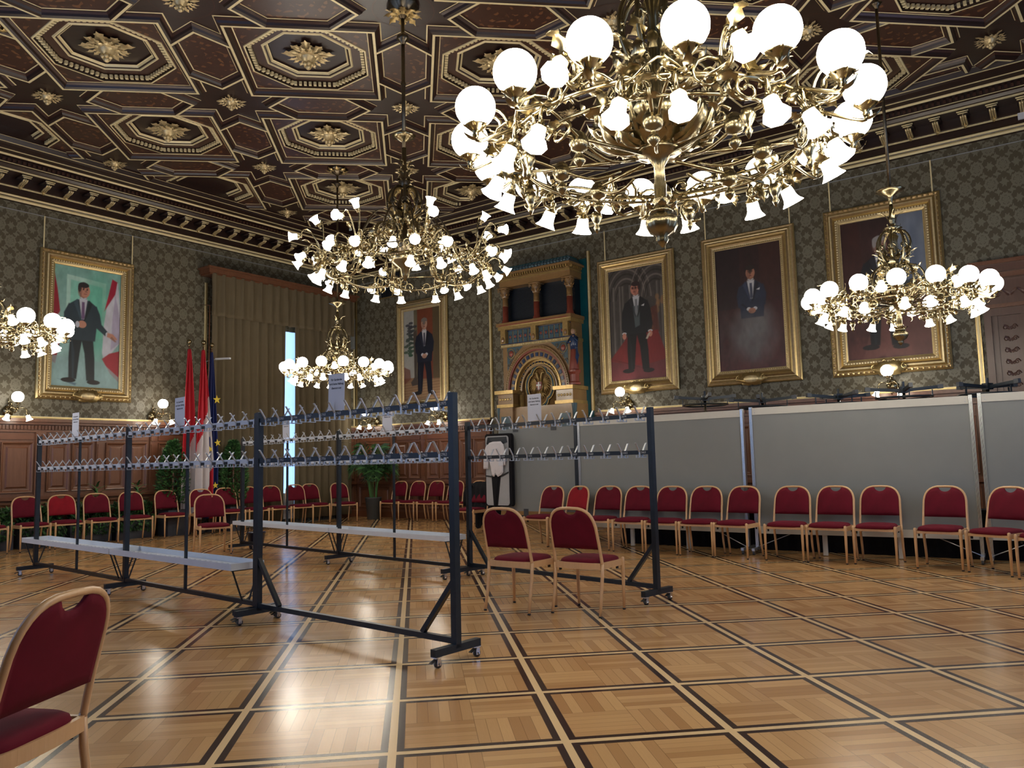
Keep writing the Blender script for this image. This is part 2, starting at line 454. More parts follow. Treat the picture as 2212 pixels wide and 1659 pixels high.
# windows: a frame with mullions and a daylit sheer behind it
def window(n, axis, fixed, a0, a1, z0, z1, sgn):
    b = MB(); w = .07
    def bx(p, q, za, zb, d=.06, off=.12, mat='panel_trim'):
        if axis == 'x': b.box((fixed + sgn * off, (p + q) / 2, (za + zb) / 2), (d, q - p, zb - za), mat)
        else: b.box(((p + q) / 2, fixed + sgn * off, (za + zb) / 2), (q - p, d, zb - za), mat)
    bx(a0, a0 + w, z0, z1); bx(a1 - w, a1, z0, z1); bx(a0, a1, z0, z0 + w); bx(a0, a1, z1 - w, z1)
    bx((a0 + a1) / 2 - .04, (a0 + a1) / 2 + .04, z0, z1); bx(a0, a1, z0 + (z1 - z0) * .7, z0 + (z1 - z0) * .7 + .07)
    o = struct(b.build('window_%d' % n))
    # the daylit sheer hangs in soft folds in front of the panes
    b = MB(); k = int((a1 - a0) / .06); vs = []
    for i in range(k + 1):
        a = a0 + (a1 - a0) * i / k; dd = fixed + sgn * (.045 + .02 * math.sin(i * 1.9) + .01 * math.sin(i * .7))
        for z in (z0, z1): vs.append((dd, a, z) if axis == 'x' else (a, dd, z))
    b.add(vs, [(2 * i, 2 * i + 2, 2 * i + 3, 2 * i + 1) for i in range(k)], 'day')
    s_ = b.build('sheer', o, True)
window(1, 'x', XL, 10.75, 13.25, .35, 4.75, -1)
for i, (p, q, z0, z1) in enumerate(SW): window(2 + i, 'y', YS, p, q, z0, z1, -1)
for i, (p, q, z0, z1) in enumerate(EW): window(5 + i, 'x', XE, p, q, z0, z1, 1)

# ---------------- cornice: one mitred profile round the room
CP = [(0.0, ZC - .01), (.05, ZC), (.075, ZC + .03), (.05, ZC + .06), (.06, ZC + .075), (.09, ZC + .10), (.07, ZC + .115), (.10, ZC + .13), (.10, ZC + .215),
      (.125, ZC + .225), (.125, ZC + .255), (.14, ZC + .27), (.14, ZC + .42), (.47, ZC + .42), (.50, ZC + .42), (.50, ZC + .445), (.52, ZC + .455), (.55, ZC + .50),
      (.58, ZC + .515), (.60, ZC + .52), (.60, ZC + .60), (.68, ZC + .61), (.70, ZC + .63), (.72, ZC + .635), (.83, ZC + .655), (.86, ZC + .66), (.88, ZC + .67),
      (.98, ZC + .70), (1.02, ZB - .01), (1.06, ZB - .01), (1.085, ZB + .07), (1.105, ZB + .07), (1.11, ZB + .40)]
CM = ['cwood', 'gilt_pale', 'gilt_pale', 'cwood', 'gilt_pale', 'gilt_pale', 'cwood', 'cwood', 'cwood',
      'gilt_pale', 'cwood', 'cwood', 'cwood', 'gilt_pale', 'gilt_pale', 'cwood', 'cwood',
      'cwood', 'gilt_pale', 'cwood', 'cwood', 'gilt_pale', 'gilt_pale', 'cwood', 'gilt_pale', 'cwood',
      'cwood', 'cwood', 'gilt_pale', 'cwood', 'gilt_pale', 'cwood']
b = MB()
inner = rect(XL, XE, YS, YR)
ring_sweep(b, inner, [(-d, z) for d, z in CP], CM)
cor = struct(b.build('trim_1'))
def along_walls(step, d, fn, vis_only=True):
    """calls fn(pos, inward dir) round the two visible walls and the near ones"""
    for (p, q, inn) in (((XL, YS), (XL, YR), (1, 0)), ((XL, YR), (XE, YR), (0, -1)), ((XE, YR), (XE, YS), (-1, 0)), ((XE, YS), (XL, YS), (0, 1))):
        L = math.hypot(q[0] - p[0], q[1] - p[1]); ux, uy = (q[0] - p[0]) / L, (q[1] - p[1]) / L
        n = int((L - 2 * d) / step); s0 = (L - n * step) / 2
        for i in range(n + 1):
            a = s0 + i * step
            fn((p[0] + ux * a + inn[0] * d, p[1] + uy * a + inn[1] * d), inn, (ux, uy))
b = MB()
def dent(p, inn, u, w=.042, d=.035, h=.05, z=ZC + .56, mat='gilt_pale'):
    cx, cy_ = p; b.bar((cx - inn[0] * d / 2, cy_ - inn[1] * d / 2, z), (cx + inn[0] * d / 2, cy_ + inn[1] * d / 2, z), w, h, mat)
along_walls(.085, .615, lambda p, i, u: dent(p, i, u, mat='cwood2'))
struct(b.build('trim_2'))                                  # dentil course of the cornice
b = MB()
along_walls(.075, .127, lambda p, i, u: dent(p, i, u, w=.052, d=.012, h=.022, z=ZC + .242, mat='gilt_pale'))
struct(b.build('trim_3'))                                  # gilt bead course below the brackets

# carved brackets (modillions) of the cornice, one mesh shared by all
b = MB()
b.box((.30, 0, ZC + .40), (.33, .15, .045), 'cwood'); b.box((.475, 0, ZC + .385), (.03, .17, .016), 'gilt_pale'); b.box((.47, 0, ZC + .355), (.025, .14, .014), 'gilt_pale')
b.scroll((.40, 0, ZC + .335), (1, 0, 0), (0, 0, 1), .05, .02, 1.2, PI / 2, 'gilt_leaf', 5, 8)
for q in (-.032, 0, .032): b.tube([(.43, q, ZC + .33), (.37, q, ZC + .295), (.27, q, ZC + .285), (.19, q, ZC + .25)], .016, 5, 'gilt_leaf')
b.leaf((.19, 0, ZC + .25), (-.3, 0, -1), (1, 0, 0), .06, .09, .5, 2, 'gilt', 3)
modm = b.mesh('bracket', True)
mods = []
def place_mod(p, inn, u):
    if len(mods) >= 95: return
    if not (inn == (1, 0) or inn == (0, -1)): return
    o = put('bracket', modm, cor); o.location = (p[0], p[1], 0); o.rotation_euler = (0, 0, math.atan2(inn[1], inn[0])); mods.append(o)
along_walls(.407, 0.0, place_mod)
for o in mods: pass

# ---------------- coffered ceiling, laid diagonally like the floor
ceil_b = MB(); ceil_b.box(((XL + XE) / 2, (YS + YR) / 2, ZB + .50), (XE - XL + .5, YR - YS + .5, .1), 'cwood')
ceil = struct(ceil_b.build('ceiling'))
CA = math.radians(43.157); P_ = 2.807; HS = .993; HW = (P_ - 2 * HS) / 2; HT = .806; HSH = .428
BX0, BX1, BY0, BY1 = XL + 1.10, XE - 1.10, YS + 1.10, YR - 1.10
beam = [(-.105, .09), (-.085, .085), (-.085, .075), (-.06, .05), (-.045, .02), (-.018, .0), (.018, .0), (.045, .02), (.06, .05), (.085, .075), (.085, .085), (.105, .09)]
bmat = ['gilt_pale', 'cwood', 'cwood2', 'cwood', 'cwood', 'gilt_pale', 'cwood', 'cwood', 'cwood2', 'cwood', 'gilt_pale']
def octagon(h):
    k = h * math.tan(PI / 8)
    return [(h, -k), (h, k), (k, h), (-k, h), (-h, k), (-h, -k), (-k, -h), (k, -h)]
def coffer():
    b = MB()
    sq = rect(-HS, HS, -HS, HS)
    ring_sweep(b, sq, beam, bmat)
    O = octagon(.855)
    # flat corner panels between square and octagon
    q = HS - .10; k = .855 * math.tan(PI / 8)
    for sx, sy in ((1, 1), (-1, 1), (-1, -1), (1, -1)):
        b.poly([(sx * q, sy * k, .088), (sx * q, sy * q, .088), (sx * k, sy * q, .088), (sx * k, sy * .855, .088), (sx * .855, sy * k, .088)], 'inlay')
    for s_ in (1, -1):
        b.poly([(s_ * q, -k, .088), (s_ * q, k, .088), (s_ * .855, k, .088), (s_ * .855, -k, .088)], 'inlay')
        b.poly([(-k, s_ * q, .088), (k, s_ * q, .088), (k, s_ * .855, .088), (-k, s_ * .855, .088)], 'inlay')
    ring_sweep(b, O, [(0, .088), (-.004, .075), (-.028, .075), (-.03, .10), (-.03, .15), (-.06, .165), (-.10, .165), (-.225, .165), (-.24, .15), (-.255, .15), (-.262, .165), (-.285, .175), (-.30, .20), (-.315, .205), (-.32, .23)],
               ['gilt_pale', 'gilt_pale', 'cwood', 'cwood', 'cwood', 'cwood', 'cwood2', 'gilt_pale', 'gilt_pale', 'gilt_pale', 'cwood', 'gilt_pale', 'gilt_pale', 'cwood'])
    b.add([(x, y, .23) for x, y in offset_poly(O, -.32)], [tuple(range(8))], 'cwood')
    # dentils
    A = offset_poly(O, -.05)
    for i in range(8):
        p, q_ = A[i], A[(i + 1) % 8]; d = (q_ - p); L = d.length; d.normalize(); n = 9
        nrm = Vector((-d.y, d.x))
        for j in range(n):
            c = p + d * (L * (j + .5) / n) + nrm * .018
            b.bar((c.x - nrm.x * .024, c.y - nrm.y * .024, .128), (c.x + nrm.x * .024, c.y + nrm.y * .024, .128), .040, .052, 'gilt_pale')
    return b
def hexcoffer():
    b = MB()
    H = [(HW, -HSH), (HW, HSH), (0, HT), (-HW, HSH), (-HW, -HSH), (0, -HT)]
    ring_sweep(b, H, [(o * .97, z + .0015) for o, z in beam], bmat)
    b.add([(x, y, .089) for x, y in offset_poly(H, -.098)], [tuple(range(6))], 'inlay')
    return b
def rosette(R, H_, n1, n2):
    b = MB()
    for i in range(n1):
        a = 2 * PI * i / n1; d = V3(math.cos(a), math.sin(a), -.30); L = R * (1.0 if i % 2 == 0 else .80)
        b.leaf(V3(0, 0, -.01) + d * R * .10, d, V3(0, 0, 1), L, R * .62, .45, 4, 'gilt_leaf', 9)
        for s_ in (-.16, .16):
            d2 = V3(math.cos(a + s_ * 1.3), math.sin(a + s_ * 1.3), -.5)
            b.leaf(d2 * R * .45, d2 + V3(0, 0, .1), V3(0, 0, 1), L * .45, R * .22, .7, 2, 'gilt_leaf', 4)
    for i in range(n2):
        a = 2 * PI * (i + .5) / n2; d = V3(math.cos(a), math.sin(a), -1.1)
        b.leaf(V3(0, 0, -H_ * .15), d, V3(0, 0, 1), R * .66, R * .42, 1.5, 3, 'gilt_leaf', 7)
    for i in range(5):
        a = 2 * PI * i / 5; b.ball((math.cos(a) * R * .14, math.sin(a) * R * .14, -H_ * .72), R * .10, 7, 5, 'gilt_leaf')
    b.ball((0, 0, -H_ * .85), R * .13, 8, 6, 'gilt_leaf')
    b.lathe([(R * .45, 0), (R * .3, -H_ * .4), (R * .10, -H_ * .75)], 10, 'gilt_leaf')
    return b
cof_mb = coffer(); cof_me = cof_mb.mesh('octagonal_coffer'); hex_me = hexcoffer().mesh('hexagonal_coffer')
ros_big = rosette(.36, .27, 8, 8).mesh('coffer_rosette', True); ros_small = rosette(.26, .19, 8, 6).mesh('star_rosette', True)
def place_cell(me, name, x_, y_, rot, ext):
    """places a ceiling cell; one that crosses the border gets its own mesh cut along it"""
    wx = x_ * math.cos(CA) - y_ * math.sin(CA); wy = x_ * math.sin(CA) + y_ * math.cos(CA)
    if wx < BX0 - ext or wx > BX1 + ext or wy < BY0 - ext or wy > BY1 + ext: return None
    Mx = Matrix.Translation((wx, wy, ZB)) @ Matrix.Rotation(CA + rot, 4, 'Z')
    inside = BX0 + ext < wx < BX1 - ext and BY0 + ext < wy < BY1 - ext
    if not inside:
        bm = bmesh.new(); bm.from_mesh(me); inv = Mx.inverted()
        for co, no in (((BX0, 0, ZB), (-1, 0, 0)), ((BX1, 0, ZB), (1, 0, 0)), ((0, BY0, ZB), (0, -1, 0)), ((0, BY1, ZB), (0, 1, 0))):
            bmesh.ops.bisect_plane(bm, geom=bm.verts[:] + bm.edges[:] + bm.faces[:], plane_co=inv @ Vector(co), plane_no=(inv.to_3x3() @ Vector(no)), clear_outer=True, clear_inner=False)
        if len(bm.faces) < 1: bm.free(); return None
        me2 = bpy.data.meshes.new(name)
        for q in me.materials: me2.materials.append(q)
        bm.to_mesh(me2); bm.free(); me = me2
    o = put(name, me, ceil); o.matrix_world = Mx
    return (o, wx, wy)
cx0, cy0 = -1.497, 11.258
n_c = 0
for i in range(-9, 9):
    for j in range(-9, 9):
        x_, y_ = cx0 + P_ * i, cy0 + P_ * j
        r_ = place_cell(cof_me, 'octagonal_coffer', x_, y_, 0, 1.55)
        if r_:
            o, wx, wy = r_
            if BX0 + .35 < wx < BX1 - .35 and BY0 + .35 < wy < BY1 - .35 and wy > 1.0:
                q = put('rosette', ros_big, o); q.location = (0, 0, .225)
        place_cell(hex_me, 'hexagonal_coffer', x_ + P_ / 2, y_, 0, .9)
        place_cell(hex_me, 'hexagonal_coffer', x_, y_ + P_ / 2, PI / 2, .9)
        sx_, sy_ = x_ + P_ / 2, y_ + P_ / 2
        wx = sx_ * math.cos(CA) - sy_ * math.sin(CA); wy = sx_ * math.sin(CA) + sy_ * math.cos(CA)
        if BX0 + .12 < wx < BX1 - .12 and BY0 + .12 < wy < BY1 - .12:
            q = put('rosette', ros_small, ceil); q.location = (wx, wy, ZB + .125); q.rotation_euler = (0, 0, CA)
# the star-shaped ground between the coffers
b = MB(); SP = []; q5, q9 = P_ / 2 - HT, P_ / 2 - HSH
for k in range(4):
    c_, s_ = [(1, 0), (0, 1), (-1, 0), (0, -1)][k]
    for a, d in ((q9, -HW), (q5, 0), (q9, HW), (HW, HW)): SP.append((a * c_ - d * s_, a * s_ + d * c_))
b.add([(x, y, .0895) for x, y in SP], [tuple(range(16))], 'cwood')
ring = [(math.cos(2 * PI * i / 24) * .40, math.sin(2 * PI * i / 24) * .40) for i in range(24)]
ring_sweep(b, ring, [(0, .087), (.012, .087)], ['cwood2'])
star_me = b.mesh('star_ground')
for i in range(-9, 9):
    for j in range(-9, 9):
        place_cell(star_me, 'star_ground', cx0 + P_ * (i + .5), cy0 + P_ * (j + .5), 0, 1.1)

# ---------------- wainscot and gold lines
def wain_unit(b, a0, a1, side, z1=ZW):
    """carved wall panelling from a0 to a1; side 'L' runs along y on the left wall, 'R' along x on the right wall"""
    def bx(p, q, z0, z1_, d0, d1, mat='wains'):
        if side == 'L': b.box((XL + (d0 + d1) / 2, (p + q) / 2, (z0 + z1_) / 2), (d1 - d0, q - p, z1_ - z0), mat)
        else: b.box(((p + q) / 2, YR - (d0 + d1) / 2, (z0 + z1_) / 2), (q - p, d1 - d0, z1_ - z0), mat)
    bx(a0, a1, 0, z1 - .05, 0, .045)
    bx(a0, a1, 0, .16, 0, .09, 'wains2'); bx(a0, a1, .16, .19, 0, .07)
    bx(a0, a1, .86, .92, 0, .11, 'wains2'); bx(a0, a1, .92, .95, 0, .085)
    bx(a0, a1, z1 - .11, z1 - .05, 0, .17, 'wains'); bx(a0, a1, z1 - .16, z1 - .11, 0, .12, 'wains2'); bx(a0, a1, z1 - .30, z1 - .27, 0, .08)
    bx(a0, a1, z1 - .05, z1, 0, .05, 'gilt_pale'); bx(a0, a1, z1 - .035, z1 - .012, 0, .065, 'gilt')
    n = max(1, round((a1 - a0) / 1.25)); W = (a1 - a0) / n
    k = int((a1 - a0) / .06)
    for i in range(k):                                   # carved scale band
        c = a0 + (i + .5) * (a1 - a0) / k
        bx(c - .022, c + .022, z1 - .25, z1 - .175, .05, .075, 'wains2')
    for i in range(n):
        p = a0 + i * W
        for c in ((p, p + .09),) if i == 0 else ((p - .07, p + .07),):
            bx(c[0], c[1], .95, z1 - .30, .045, .085); bx(c[0] + .02, c[1] - .02, 1.05, 1.9, .085, .10, 'wains2')
            bx(c[0] + .01, c[1] - .01, 1.97, 2.08, .085, .105, 'wains2')
        if i == n - 1: bx(p + W - .09, p + W, .95, z1 - .30, .045, .085)
        for h in range(2):
            q0 = p + .10 + h * (W - .2) / 2 + .025; q1 = p + .10 + (h + 1) * (W - .2) / 2 - .025
            frame_rect(b, q0, q1, 1.0, 1.93, side, .045)
            frame_rect(b, q0, q1, .25, .80, side, .045)
        bx(p + .12, p + W - .12, 1.98, 2.09, .045, .065, 'wains2')
def frame_rect(b, a0, a1, z0, z1, side, d0):
    P = rect(a0, a1, z0, z1)
    if side == 'L': fn = lambda u, v, w: (XL + w, u, v)
    else: fn = lambda u, v, w: (u, YR - w, v)
    ring_sweep(b, P, [(0, d0), (0, d0 + .035), (-.02, d0 + .03), (-.04, d0 + .008), (-.065, d0 + .004)], ['wains', 'wains', 'wains2', 'wains'], fn)
    ring_sweep(b, P, [(-.085, d0 + .004), (-.11, d0 + .022)], ['wains2'], fn)
    b.add([fn(x, y, d0 + .022) for x, y in offset_poly(P, -.11)], [(0, 1, 2, 3)], 'wains')
b = MB()
for a0, a1 in ((YS, 2.6), (2.6, 6.73), (6.73, 10.05), (14.0, YR - .05)): wain_unit(b, a0, a1, 'L')
struct(b.build('trim_4'))
b = MB()
for a0, a1 in ((XL + .05, -14.55), (-14.55, -11.35), (-8.42, -5.0), (-5.0, -1.28)): wain_unit(b, a0, a1, 'R')
struct(b.build('trim_5'))
b = MB()                                                  # gilt strips that frame the silk
b.box((XL + .03, YR - .03, (ZW + ZC) / 2), (.05, .05, ZC - ZW), 'gilt'); b.box((XL + .02, YR - .10, (ZW + ZC) / 2), (.03, .03, ZC - ZW), 'gilt_pale')
b.box((XL + .02, 10.16, (ZW + 5.6) / 2), (.03, .06, 5.6 - ZW), 'gilt_pale'); b.box((XL + .03, 10.16, (ZW + 5.6) / 2), (.035, .02, 5.6 - ZW), 'gilt')
for x_ in (-8.55, -11.3): b.box((x_, YR - .02, (ZW + 5.95) / 2), (.07, .04, 5.95 - ZW), 'gilt'); b.box((x_, YR - .04, (ZW + 5.95) / 2), (.03, .03, 5.95 - ZW), 'gilt_pale')
b.box((-1.27, YR - .02, (ZW + 4.4) / 2), (.07, .04, 4.4 - ZW), 'gilt'); b.box((-1.27, YR - .04, (ZW + 4.4) / 2), (.03, .03, 4.4 - ZW), 'gilt_pale')
b.box((XL + .015, (YS + YR) / 2, ZC - .16), (.02, YR - YS, .012), 'hook'); b.box(((XL + XE) / 2, YR - .015, ZC - .16), (XE - XL, .02, .012), 'hook')
struct(b.build('trim_6'))

# dark ventilation grille high on the right wall by the corner
b = MB(); b.box((-14.75, YR - .02, 6.13), (1.0, .03, .68), 'gilt'); b.box((-14.75, YR - .035, 6.13), (.94, .02, .62), 'grille')
for i in range(12): b.box((-15.18 + i * .078, YR - .05, 6.13), (.012, .02, .62), 'blackm')
b.box((-14.98, YR - .055, 6.13), (.02, .02, .62), 'alu'); b.box((-14.5, YR - .055, 6.13), (.02, .02, .62), 'alu')
tag(b.build('ventilation_grille'), 'dark ventilation grille under the cornice beside the room corner', 'grille')
b = MB(); b.box((XL + .045, 14.45, 4.93), (.09, .36, .84), 'alu'); b.box((XL + .095, 14.45, 4.93), (.012, .32, .80), 'panel_grey')
tag(b.build('wall_loudspeaker'), 'flat grey loudspeaker panel on the left wall between drapes and corner', 'loudspeaker')

# ---------------- carved door surround at the right
d = struct(thing('door_1', None, None)); del d['kind']; d['kind'] = 'structure'
b = MB(); yy = YR
def bx(x0, x1, z0, z1, d0, d1, mat='door'): b.box(((x0 + x1) / 2, yy - (d0 + d1) / 2, (z0 + z1) / 2), (x1 - x0, d1 - d0, z1 - z0), mat)
for s_, x0 in ((1, -1.17), (-1, 1.83)):
    w = .65
    xs = [x0 + s_ * q for q in (0, .10, .18, .50, .58, w)]
    for (i, j, dd) in ((0, 1, .20), (1, 2, .13), (2, 3, .10), (3, 4, .14), (4, 5, .07)):
        bx(min(xs[i], xs[j]), max(xs[i], xs[j]), 0, 3.5, 0, dd, 'door')
    cxm = (xs[2] + xs[3]) / 2
    for k in range(16):
        z = .5 + k * .185
        [(b.leaf((cxm, yy - .10, z), (q_, 0, 1), (0, -1, 0), .12, .07, .5, 3, 'door', 4), b.scroll((cxm + q_ * .06, yy - .102, z + .03), (1, 0, 0), (0, 0, 1), .045, .010, 1.2, 0, 'door', 4, 8)) for q_ in (-1, 1)]
bx(-1.17, 1.83, 3.5, 3.62, 0, .16); bx(-1.20, 1.86, 3.62, 3.68, 0, .22, 'wains2'); bx(-1.12, 1.78, 3.68, 4.10, 0, .10)
for k in range(14): [b.leaf((-1.0 + k * .205, yy - .10, 3.83), (q_, 0, 1), (0, -1, 0), .15, .09, .5, 3, 'door', 4) for q_ in (-1, 1)]
bx(-1.22, 1.88, 4.10, 4.18, 0, .24, 'wains2'); bx(-1.28, 1.94, 4.18, 4.30, 0, .34); bx(-1.33, 1.99, 4.30, 4.36, 0, .40, 'wains2')
b.build('surround', d)
b = MB()
bx(-.52, -.46, 0, 3.45, -.5, 0, 'maj_blue' if False else 'door'); bx(1.12, 1.18, 0, 3.45, -.5, 0); bx(-.52, 1.18, 3.40, 3.45, -.5, 0)
b.build('reveal', d)
b = MB()
bx(-.46, 1.12, 0.01, 3.40, -.42, -.36)
for x0, x1 in ((-.40, .28), (.38, 1.06)):
    for z0, z1 in ((.2, .9), (1.0, 2.2), (2.3, 3.3)):
        ring_sweep(b, rect(x0 + .06, x1 - .04, z0, z1), [(0, -.36), (0, -.32), (-.03, -.33), (-.06, -.355)], ['wains2', 'door', 'wains2'], lambda u, v, w: (u, yy - w, v))
lf = b.build('door_leaf', d)
b = MB(); b.tube([(.28, yy + .33, 1.05), (.28, yy + .27, 1.05), (.16, yy + .27, 1.05)], .012, 6, 'brass'); b.build('door_handle', lf)
b = MB()
for z in (.5, 1.8, 2.95): b.box((-.40, yy + .34, z), (.03, .03, .16), 'chrome')
b.build('hinge', lf)

# ================================================================== CHANDELIERS
def bell_mesh():
    b = MB()
    prof = [(.020, 0), (.032, -.005), (.038, -.026), (.040, -.052), (.043, -.076), (.052, -.097), (.066, -.115), (.069, -.120), (.062, -.113), (.040, -.086), (.02, -.052), (1e-4, -.043)]
    b.lathe([(r_ * .88, z_ * .88) for r_, z_ in prof], 16, 'lamp_bell', lobes=8, amp=.035); return b.mesh('bell_shade', True)
def globe_mesh():
    b = MB(); b.ball((0, 0, .099), .099, 24, 16, 'lamp_globe'); return b.mesh('globe_shade', True)
bell_me, globe_me = bell_mesh(), globe_mesh()
def cup(b, p, d, R=.05, mat='brass'):
    """leafy cup that holds a shade at p, opening along d"""
    d = Vector(d).normalized(); q = V3(0, 0, 1).rotation_difference(d).to_matrix().to_4x4(); Mx = Matrix.Translation(Vector(p)) @ q
    b.lathe([(.012, -.05), (.018, -.035), (.014, -.025), (R * .55, -.012), (R, .008), (R * 1.1, .012), (R * .9, .004)], 10, mat, M4=Mx, lobes=5, amp=.06)
    for i in range(6):
        a = 2 * PI * i / 6
        v = q.to_3x3() @ V3(math.cos(a), math.sin(a), .5)
        b.leaf(Mx @ V3(math.cos(a) * R * .8, math.sin(a) * R * .8, 0), v, -d, R * .7, R * .5, .6, 1, mat, 3)
def curve3(p0, p1, p2, p3, n=9):
    out = []
    for i in range(n + 1):
        t = i / n; a, b_, c, d = (1 - t) ** 3, 3 * t * (1 - t) ** 2, 3 * t * t * (1 - t), t ** 3
        out.append(Vector(p0) * a + Vector(p1) * b_ + Vector(p2) * c + Vector(p3) * d)
    return out
def lamp_arm(root, path, kind, d, smallleaf=True):
    """one branch: tube, cup, leaf; the glass is its sub-part. d: direction the shade opens to"""
    b = MB(); b.tube(path, .010, 6, 'brass'); end = Vector(path[-1]); d = Vector(d).normalized()
    cup(b, end + d * .03, d if kind == 'bell' else V3(0, 0, 1), .052 if kind == 'globe' else .036)
    if smallleaf:
        m_ = Vector(path[len(path) // 2]); t_ = (Vector(path[len(path) // 2 + 1]) - m_).normalized()
        b.leaf(m_, t_, V3(0, 0, 1) if kind == 'bell' else -V3(d.x, d.y, 0) + V3(0, 0, -.3) if False else V3(0, 0, 1), .13, .05, 1.4, 2, 'brass', 5)
    o = b.build('lamp_arm', root, True)
    g = put('bell_shade' if kind == 'bell' else 'globe_shade', bell_me if kind == 'bell' else globe_me, o)
    if kind == 'bell':
        g.rotation_mode = 'QUATERNION'; g.rotation_quaternion = V3(0, 0, -1).rotation_difference(d); g.location = end + d * .03
    else: g.location = end + V3(0, 0, .035)
    return o
def pol(r, a, z): return V3(r * math.cos(a), r * math.sin(a), z)
def foliage(b, a0, a1, R, z, n, rng, L=.16, W=.06, mat='brass'):
    """scrolling acanthus along an arc of a ring"""
    for i in range(n):
        a = a0 + (a1 - a0) * (i + .5) / n; s_ = rng.choice((-1, 1)); rad = pol(1, a, 0); tan = V3(-math.sin(a), math.cos(a), 0)
        d = tan * s_ * rng.uniform(.5, 1) + rad * rng.uniform(-.6, .8) + V3(0, 0, rng.uniform(-.8, .9))
        b.leaf(pol(R + rng.uniform(-.03, .03), a, z + rng.uniform(-.03, .03)), d, V3(0, 0, 1) * rng.choice((-1, 1)) + rad * .3, L * rng.uniform(.7, 1.25), W, rng.uniform(1.0, 2.4), 3, mat, 6)
        if i % 3 == 0:
            b.scroll(pol(R, a, z) + V3(0, 0, rng.uniform(-.07, .07)), tan, V3(0, 0, 1) * rng.choice((-1, 1)) + rad * rng.uniform(-.5, .5), rng.uniform(.05, .085), .011, 1.25, rng.uniform(0, 6), mat, 5, 12)
def crown_body(b, zc, R, mat='brass', n=8):
    """bulging open crown: arches with scrolls and flame leaves"""
    for i in range(n):
        a = 2 * PI * i / n; rad = pol(1, a, 0)
        b.tube(curve3(pol(.06, a, zc + .23), pol(R * .9, a, zc + .25), pol(R * 1.35, a, zc + .02), pol(R * .55, a, zc - .20)), [.016] * 10, 6, mat)
        b.scroll(pol(R * .95, a, zc + .01), V3(-math.sin(a), math.cos(a), 0), V3(0, 0, 1), R * .24, .012, 1.3, 0, mat, 5, 10)
        b.leaf(pol(R * .7, a, zc - .10), rad * .5 + V3(0, 0, 1), rad, .17, .10, 1.1, 3, mat)
        b.leaf(pol(R * .35, a, zc + .20), rad * .7 + V3(0, 0, .8), rad, .11, .05, 1.6, 2, mat, 5)
        a2 = a + PI / n; rad2 = pol(1, a2, 0)
        b.leaf(pol(R * .62, a2, zc - .14), rad2 * .6 + V3(0, 0, .9), rad2, .13, .08, 1.3, 3, mat, 5)
def pomegranate(b, z, R, mat='brass'):
    b.lathe([(.02, z + R * 2.1), (.04, z + R * 1.7), (.03, z + R * 1.4), (R * .75, z + R), (R * .8, z + R * .8)], 12, mat)
    b.lathe([(R * .5, z + R * .9), (R, z + R * .35), (R * 1.05, z), (R * .8, z - R * .5), (R * .35, z - R * .8), (R * .42, z - R), (R * .3, z - R * 1.25), (.004, z - R * 1.55)], 24, mat, lobes=8, amp=.09)
    for i in range(6):
        a = 2 * PI * i / 6; b.leaf(pol(R * .6, a, z + R * .9), pol(1, a, .3), V3(0, 0, 1), R * 1.0, R * .7, 1.2, 3, mat, 5)

